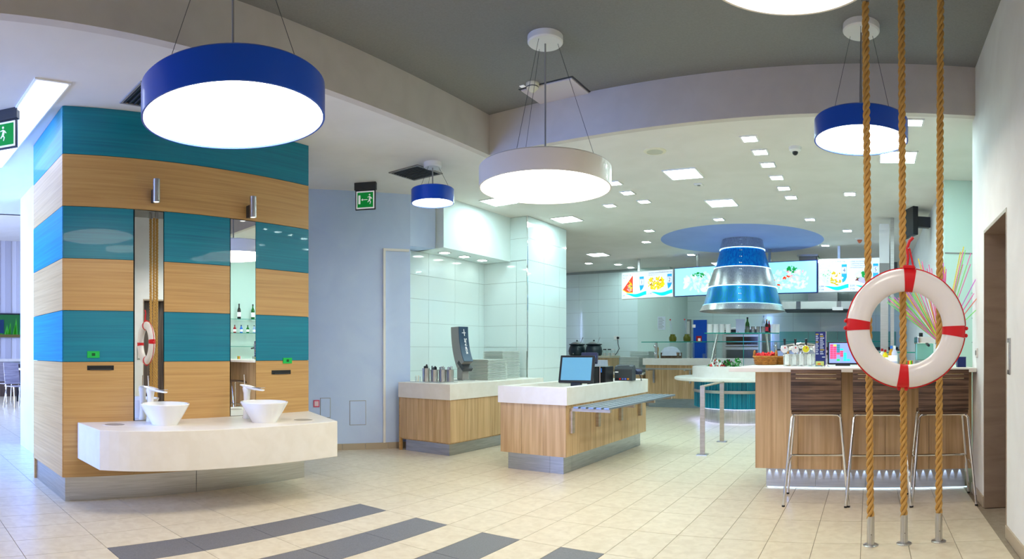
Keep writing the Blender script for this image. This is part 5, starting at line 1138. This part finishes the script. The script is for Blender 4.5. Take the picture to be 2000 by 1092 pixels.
# shelves with bottles behind the bar (seen in the mirror)
ns = thing('niche_shelves', 'three glass shelves on the wall beside the bar, seen in the mirror', 'shelf', (1.35, 6.45, 0))
for z in (1.35, 1.62, 1.90):
    g_ = B(-0.2, -0.45, z, -0.002, 0.45, z + 0.008).build('glass_shelf', GLASS, ns); B(-0.204, -0.45, z - 0.001, -0.2, 0.45, z + 0.009).build('polished_edge', GEDGE, g_)
bottle(0, 'dark wine bottle, left of the pair on the top niche shelf', AMB, (1.25, 6.3), 1.91, 0.31, 0.038, lab=WHT, name='wine_bottle'); bottle(0, 'green wine bottle, right of the pair on the top niche shelf', GRN, (1.25, 6.62), 1.91, 0.31, 0.038, lab=WHT, name='wine_bottle')
for k, yy in enumerate((6.2, 6.35, 6.5, 6.65)): bottle(0, ('first', 'second', 'third', 'fourth')[k] + ' small bottle on the middle niche shelf', (REDP, MATS['blue_print'], GRN, MATS['pale_blue'])[k], (1.25, yy), 1.63, 0.16, 0.03, lab=WHT)

# ================================================================== BAR STOOLS
def make_stool(label):
    t = thing('bar_stool', label, 'stool', (0, 0, 0), 0, 'bar stools at the oak bar')
    # backrest (towards the camera), two grip slots cut through
    m = MB(); W, z0, z1 = 0.205, 0.775, 1.105; s0, s1 = 1.03, 1.065
    def pan(xa, xb, za, zb):
        lean = lambda z: -0.205 - 0.05 * (z - z0)
        n_ = 6
        for i in range(n_):
            a, b = xa + (xb - xa) * i / n_, xa + (xb - xa) * (i + 1) / n_
            cv = lambda x: 0.0 + 0.35 * (x ** 2)
            p = []
            for z in (za, zb):
                for x in (a, b):
                    for th_ in (0, 0.012): p.append((x, lean(z) + cv(x) + th_, z))
            m.add(p, [(0, 2, 6, 4), (1, 5, 7, 3), (0, 1, 3, 2), (4, 6, 7, 5), (0, 4, 5, 1), (2, 3, 7, 6)])
    pan(-W, W, z0, s0); pan(-W, -0.165, s0, s1 + 0.012); pan(0.165, W, s0, s1 + 0.012); pan(-0.165, 0.165, s0 + 0.012, s1); pan(-W, W, s1 + 0.012, z1)
    m.build('backrest', ZEBRA, t)
    for z in (s0, s1): 
        m2 = MB(); n_ = 8
        for i in range(n_):
            a, b = -0.165 + 0.33 * i / n_, -0.165 + 0.33 * (i + 1) / n_
            ya, yb = -0.205 - 0.05 * (z - z0) + 0.35 * a * a + 0.002, -0.205 - 0.05 * (z - z0) + 0.35 * b * b + 0.002
            m2.add([(a, ya, z - 0.001), (b, yb, z - 0.001), (b, yb + 0.008, z - 0.001), (a, ya + 0.008, z - 0.001), (a, ya, z + 0.003), (b, yb, z + 0.003), (b, yb + 0.008, z + 0.003), (a, ya + 0.008, z + 0.003)], [(0, 1, 2, 3), (4, 7, 6, 5), (0, 4, 5, 1), (2, 6, 7, 3)])
        m2.build('grip_edge', mat('pale_veneer', srgb(232, 206, 160), 0.5), t, label='pale cut edge of the grip slot')
    s_ = MB(); pts = [(-0.205, 0.775), (-0.19, 0.755), (-0.12, 0.752), (0.05, 0.76), (0.15, 0.765), (0.195, 0.755), (0.21, 0.73)]
    v_ = []
    for y, z in pts:
        for x in (-0.20, 0.20): v_ += [(x, y, z), (x, y, z - 0.012)]
    s_.add(v_, [f for i in range(len(pts) - 1) for f in ((4 * i, 4 * i + 2, 4 * i + 6, 4 * i + 4), (4 * i + 1, 4 * i + 5, 4 * i + 7, 4 * i + 3), (4 * i, 4 * i + 4, 4 * i + 5, 4 * i + 1), (4 * i + 2, 4 * i + 3, 4 * i + 7, 4 * i + 6))]).build('seat', ZEBRA, t, True)
    for sx in (-1, 1):
        for sy, ft in ((-1, -0.24), (1, 0.22)):
            l_ = MB().tube([(sx * 0.14, sy * 0.16, 0.738), (sx * 0.18, sy * 0.175, 0.736), (sx * 0.197, sy * 0.18, 0.715), (sx * 0.262, ft, 0.012)], 0.0115, 10).build('leg', CHROME, t, True)
            MB().cyl((sx * 0.262, ft, 0), 0.013, 0, 0.014, 10).build('foot_cap', BLACK, l_)
    MB().tube([(-0.14, -0.16, 0.738), (0.14, -0.16, 0.738)], 0.011, 8).build('seat_frame', CHROME, t, True); MB().tube([(-0.14, 0.16, 0.738), (0.14, 0.16, 0.738)], 0.011, 8).build('seat_frame', CHROME, t, True)
    f_ = lambda sx, sy, z: (sx * (0.262 - (z - 0.012) / 0.703 * 0.065), (-0.24 if sy < 0 else 0.22) + (z - 0.012) / 0.703 * (0.06 if sy < 0 else -0.04), z)
    MB().tube([f_(-1, -1, 0.30), f_(-1, 1, 0.345), f_(1, 1, 0.345), f_(1, -1, 0.30)], 0.010, 8).build('footrest', CHROME, t, True)
    for sx in (-0.09, 0.09): B(sx - 0.015, -0.175, 0.744, sx + 0.015, -0.15, 0.752).build('seat_clip', BLACK, t)
    return t
st = make_stool('bar stool furthest from the wall, left of the three')
st.location = (onY(1593, 5.12) , 5.24, 0); st.rotation_euler = (0, 0, 0.05)
dup(st, (onY(1715, 5.12), 5.24, 0), 0.0, 'middle bar stool, behind the left rope and the lifebuoy')
dup(st, (onY(1842, 5.12), 5.24, 0), -0.02, 'bar stool nearest the right wall, behind the right rope')

# ================================================================== ROPES
def make_rope(xb, xt, y, ztop, label):
    t = thing('mooring_rope', label, 'rope', (xb, y, 0), 0, 'vertical ropes from floor to ceiling')
    MB().lathe([(0.0, 0), (0.05, 0), (0.05, 0.005), (0.044, 0.008), (0.0245, 0.009), (0.0245, 0.19), (0.0215, 0.19), (0.0215, 0.17), (0.0, 0.17)], 28).build('floor_socket', STEELV, t, True)
    MB().ball((0.004, -0.0245, 0.075), 0.003, 8, 4).build('socket_screw', BLACK, t)
    H_ = ztop - 0.18; pitch = 0.15; per = 14; N_ = int(H_ / pitch * per)
    for k in range(3):
        pts = []
        for i in range(N_ + 1):
            z = 0.17 + (H_ + 0.02) * i / N_; a = 2 * PI * z / pitch + 2 * PI * k / 3
            pts.append((0.0142 * cos(a) + (xt - xb) * z / ztop, 0.0142 * sin(a), z))
        MB().tube(pts, 0.0108, 8).build('strand', ROPE, t, True)
    MB().lathe([(0.0215, 0.0), (0.0255, 0.0), (0.0255, DZ - ztop), (0.0, DZ - ztop)], 24, (xt - xb, 0, ztop)).build('ceiling_socket', STEELV, t, True)
make_rope(0.012, -0.022, 4.03, 3.50, 'left of the three thick ropes in steel floor sockets')
make_rope(0.229, 0.212, 4.06, 3.56, 'middle rope, passing behind the lifebuoy')
make_rope(0.459, 0.472, 4.09, 3.60, 'right of the three thick ropes, nearest the wall')

# ================================================================== LIFEBUOY
BC = pd(1770, 3.93); BZ = zz(641, 3.93)
lb = thing('lifebuoy', 'white ring lifebuoy with red straps hung before the ropes', 'lifebuoy', (BC[0], BC[1], BZ), 0.0)
RX = Matrix.Rotation(PI / 2, 4, 'X'); MR = Matrix.Rotation(math.radians(3.5), 4, 'Y') @ RX
RM, rw_, rd = 0.302, 0.072, 0.055
prof = [(RM + rw_ * cos(a), rd * sin(a)) for a in [2 * PI * k / 24 for k in range(24)]]
MB().lathe(prof, 96, M=MR, close=True).build('ring', BUOY, lb, True)
def seg(a0, a1, g, n_=10):
    m = MB(); k2 = 24
    for i in range(n_ + 1):
        a = a0 + (a1 - a0) * i / n_
        for k in range(k2):
            b = 2 * PI * k / k2; r = RM + (rw_ + g) * cos(b); m.v.append(tuple(MR @ Vector((r * cos(a), r * sin(a), (rd + g) * sin(b)))))
    for i in range(n_):
        for k in range(k2):
            w_ = (k + 1) % k2; m.f.append((i * k2 + k, i * k2 + w_, (i + 1) * k2 + w_, (i + 1) * k2 + k))
    m.f += [tuple(range(k2))[::-1], tuple(n_ * k2 + k for k in range(k2))]
    return m
for q in range(4):
    a = q * PI / 2; hw_ = 0.105
    s_ = seg(a - hw_, a + hw_, 0.0025).build('strap', RED, lb, True)
    kn = MB()
    for da in (-0.06, 0.06):
        p = MR @ Vector(((RM + rw_ + 0.008) * cos(a + da), (RM + rw_ + 0.008) * sin(a + da), 0)); kn.ball(tuple(p), 0.013, 10, 6)
    kn.build('strap_knot', RED, s_, True)
for q in range(4):
    a0, a1 = q * PI / 2 + 0.1, (q + 1) * PI / 2 - 0.1
    pts = []
    for i in range(25):
        f_ = i / 24; a = a0 + (a1 - a0) * f_; r = RM + rw_ + 0.004
        pts.append(tuple(MR @ Vector((r * cos(a), r * sin(a), -0.012))))
    MB().tube(pts, 0.005, 7).build('grab_line', RED, lb, True)
top = MR @ Vector((0, RM + rw_, 0))
MB().tube([(top.x - 0.02, -0.01, RM + rw_ - 0.005), (top.x - 0.012, -0.01, 0.44), (top.x - 0.018, -0.005, 0.50), (top.x - 0.004, -0.005, 0.545), (top.x + 0.02, -0.005, 0.57)], [0.007, 0.009, 0.010, 0.010, 0.011], 8).build('hanging_strap', RED, lb, True)
MB().tube([(top.x + 0.024, -0.01, RM + rw_ - 0.005), (top.x + 0.012, -0.012, 0.43), (top.x - 0.004, -0.012, 0.50)], 0.006, 8).build('hanging_strap', RED, lb, True)
MB().ball((top.x - 0.012, -0.017, 0.50), 0.004, 8, 5).build('eyelet', CHROME, lb)
B(-0.045, -0.03, RM + rw_ - 0.004, 0.03, 0.03, RM + rw_ + 0.02, M=Matrix.Translation((top.x, 0, 0))).build('strap_knot', RED, lb, bevel=0.008)

# ================================================================== FAR LEFT HALL
aq = thing('aquarium', 'long green lit aquarium set into the slatted hall wall', 'aquarium', (-17.13, 3.0, 1.68))
B(0, -1.2, 0, 0.02, 2.2, 0.62).build('water_window', EM('aquarium_green', srgb(20, 84, 40), 0.5), aq)
m = MB(); rr = random.Random(2)
for k in range(40):
    y = -1.1 + 3.2 * rr.random(); h = 0.15 + 0.35 * rr.random(); m.add([(0.021, y - 0.04, 0.05), (0.021, y + 0.04, 0.05), (0.021, y + 0.05 * rr.random(), 0.05 + h)], [(0, 1, 2)])
m.build('water_plants', EM('plant_green', srgb(50, 140, 40), 0.4), aq, kind='stuff')
B(0.02, 0.05, 0.08, 0.03, 0.22, 0.46).build('driftwood', mat('aq_blue', srgb(16, 50, 90), 0.5), aq); B(0, -1.22, -0.03, 0.03, 2.22, 0.05).build('gravel', mat('gravel', srgb(110, 100, 50), 0.8), aq); B(0, -1.22, 0.6, 0.03, 2.22, 0.64).build('top_frame', BLACK, aq)
sl = thing('window_ledge', 'long pale ledge running along the hall wall', 'ledge', (-17.2, 1.2, 0)); B(0, 0, 0.98, 0.35, 4.4, 1.05).build('board', SOLID, sl); B(0.02, 0, 0.9, 0.06, 4.4, 0.98).build('bearer', STEEL, sl)
def hall_chair(px, d, label):
    x, y = pd(px, d); t = thing('hall_chair', label, 'chair', (x, y, 0), PI / 2 + 0.3, 'chairs in the far hall')
    VE = grain('veneer_grey', srgb(150, 140, 150), srgb(190, 180, 186), (3, 3, 40), 0.45)
    B(-0.21, -0.21, 0.47, 0.21, 0.21, 0.485).build('seat', VE, t, bevel=0.004)
    B(-0.19, 0.2, 0.52, 0.19, 0.215, 1.0, M=Matrix.Translation((0, 0.2, 0.5)) @ Matrix.Rotation(-0.16, 4, 'X') @ Matrix.Translation((0, -0.2, -0.5))).build('backrest', VE, t)
    for sx in (-1, 1):
        for sy in (-1, 1): MB().tube([(sx * 0.17, sy * 0.17, 0.47), (sx * 0.2, sy * 0.27, 0)], 0.013, 8).build('leg', CHROME, t, True)
hall_chair(17, 15.2, 'chair further left by the table in the far hall'); hall_chair(33, 14.0, 'chair half hidden by the hall wall')
x, y = pd(52, 15.4); ht = thing('hall_table', 'dark legged table with pale top partly hidden in the far hall', 'table', (x, y + 0.1, 0)); B(-0.4, -0.3, 0.80, 0.4, 0.7, 0.84).build('top', SOLID, ht)
for sx in (-0.35, 0.35):
    for sy in (-0.25, 0.65): B(sx - 0.025, sy - 0.025, 0, sx + 0.025, sy + 0.025, 0.8).build('leg', BLACK, ht)
cl = thing('cove_light', 'slanting bright light slot in the hall ceiling', 'light', (*at(30, 290, CZ)[:2], CZ))
B(-0.6, -0.25, -0.02, 1.6, 0.0, 0.0, M=Matrix.Rotation(0.05, 4, 'Z')).build('diffuser', mat('cove_diffuser', (1, 1, 1), 0.5, emit=2.2, ecol=(0.72, 0.82, 1.0)), cl); B(-0.62, -0.27, -0.012, 1.62, 0.02, 0.0, M=Matrix.Rotation(0.05, 4, 'Z')).build('frame', WPLAST, cl)
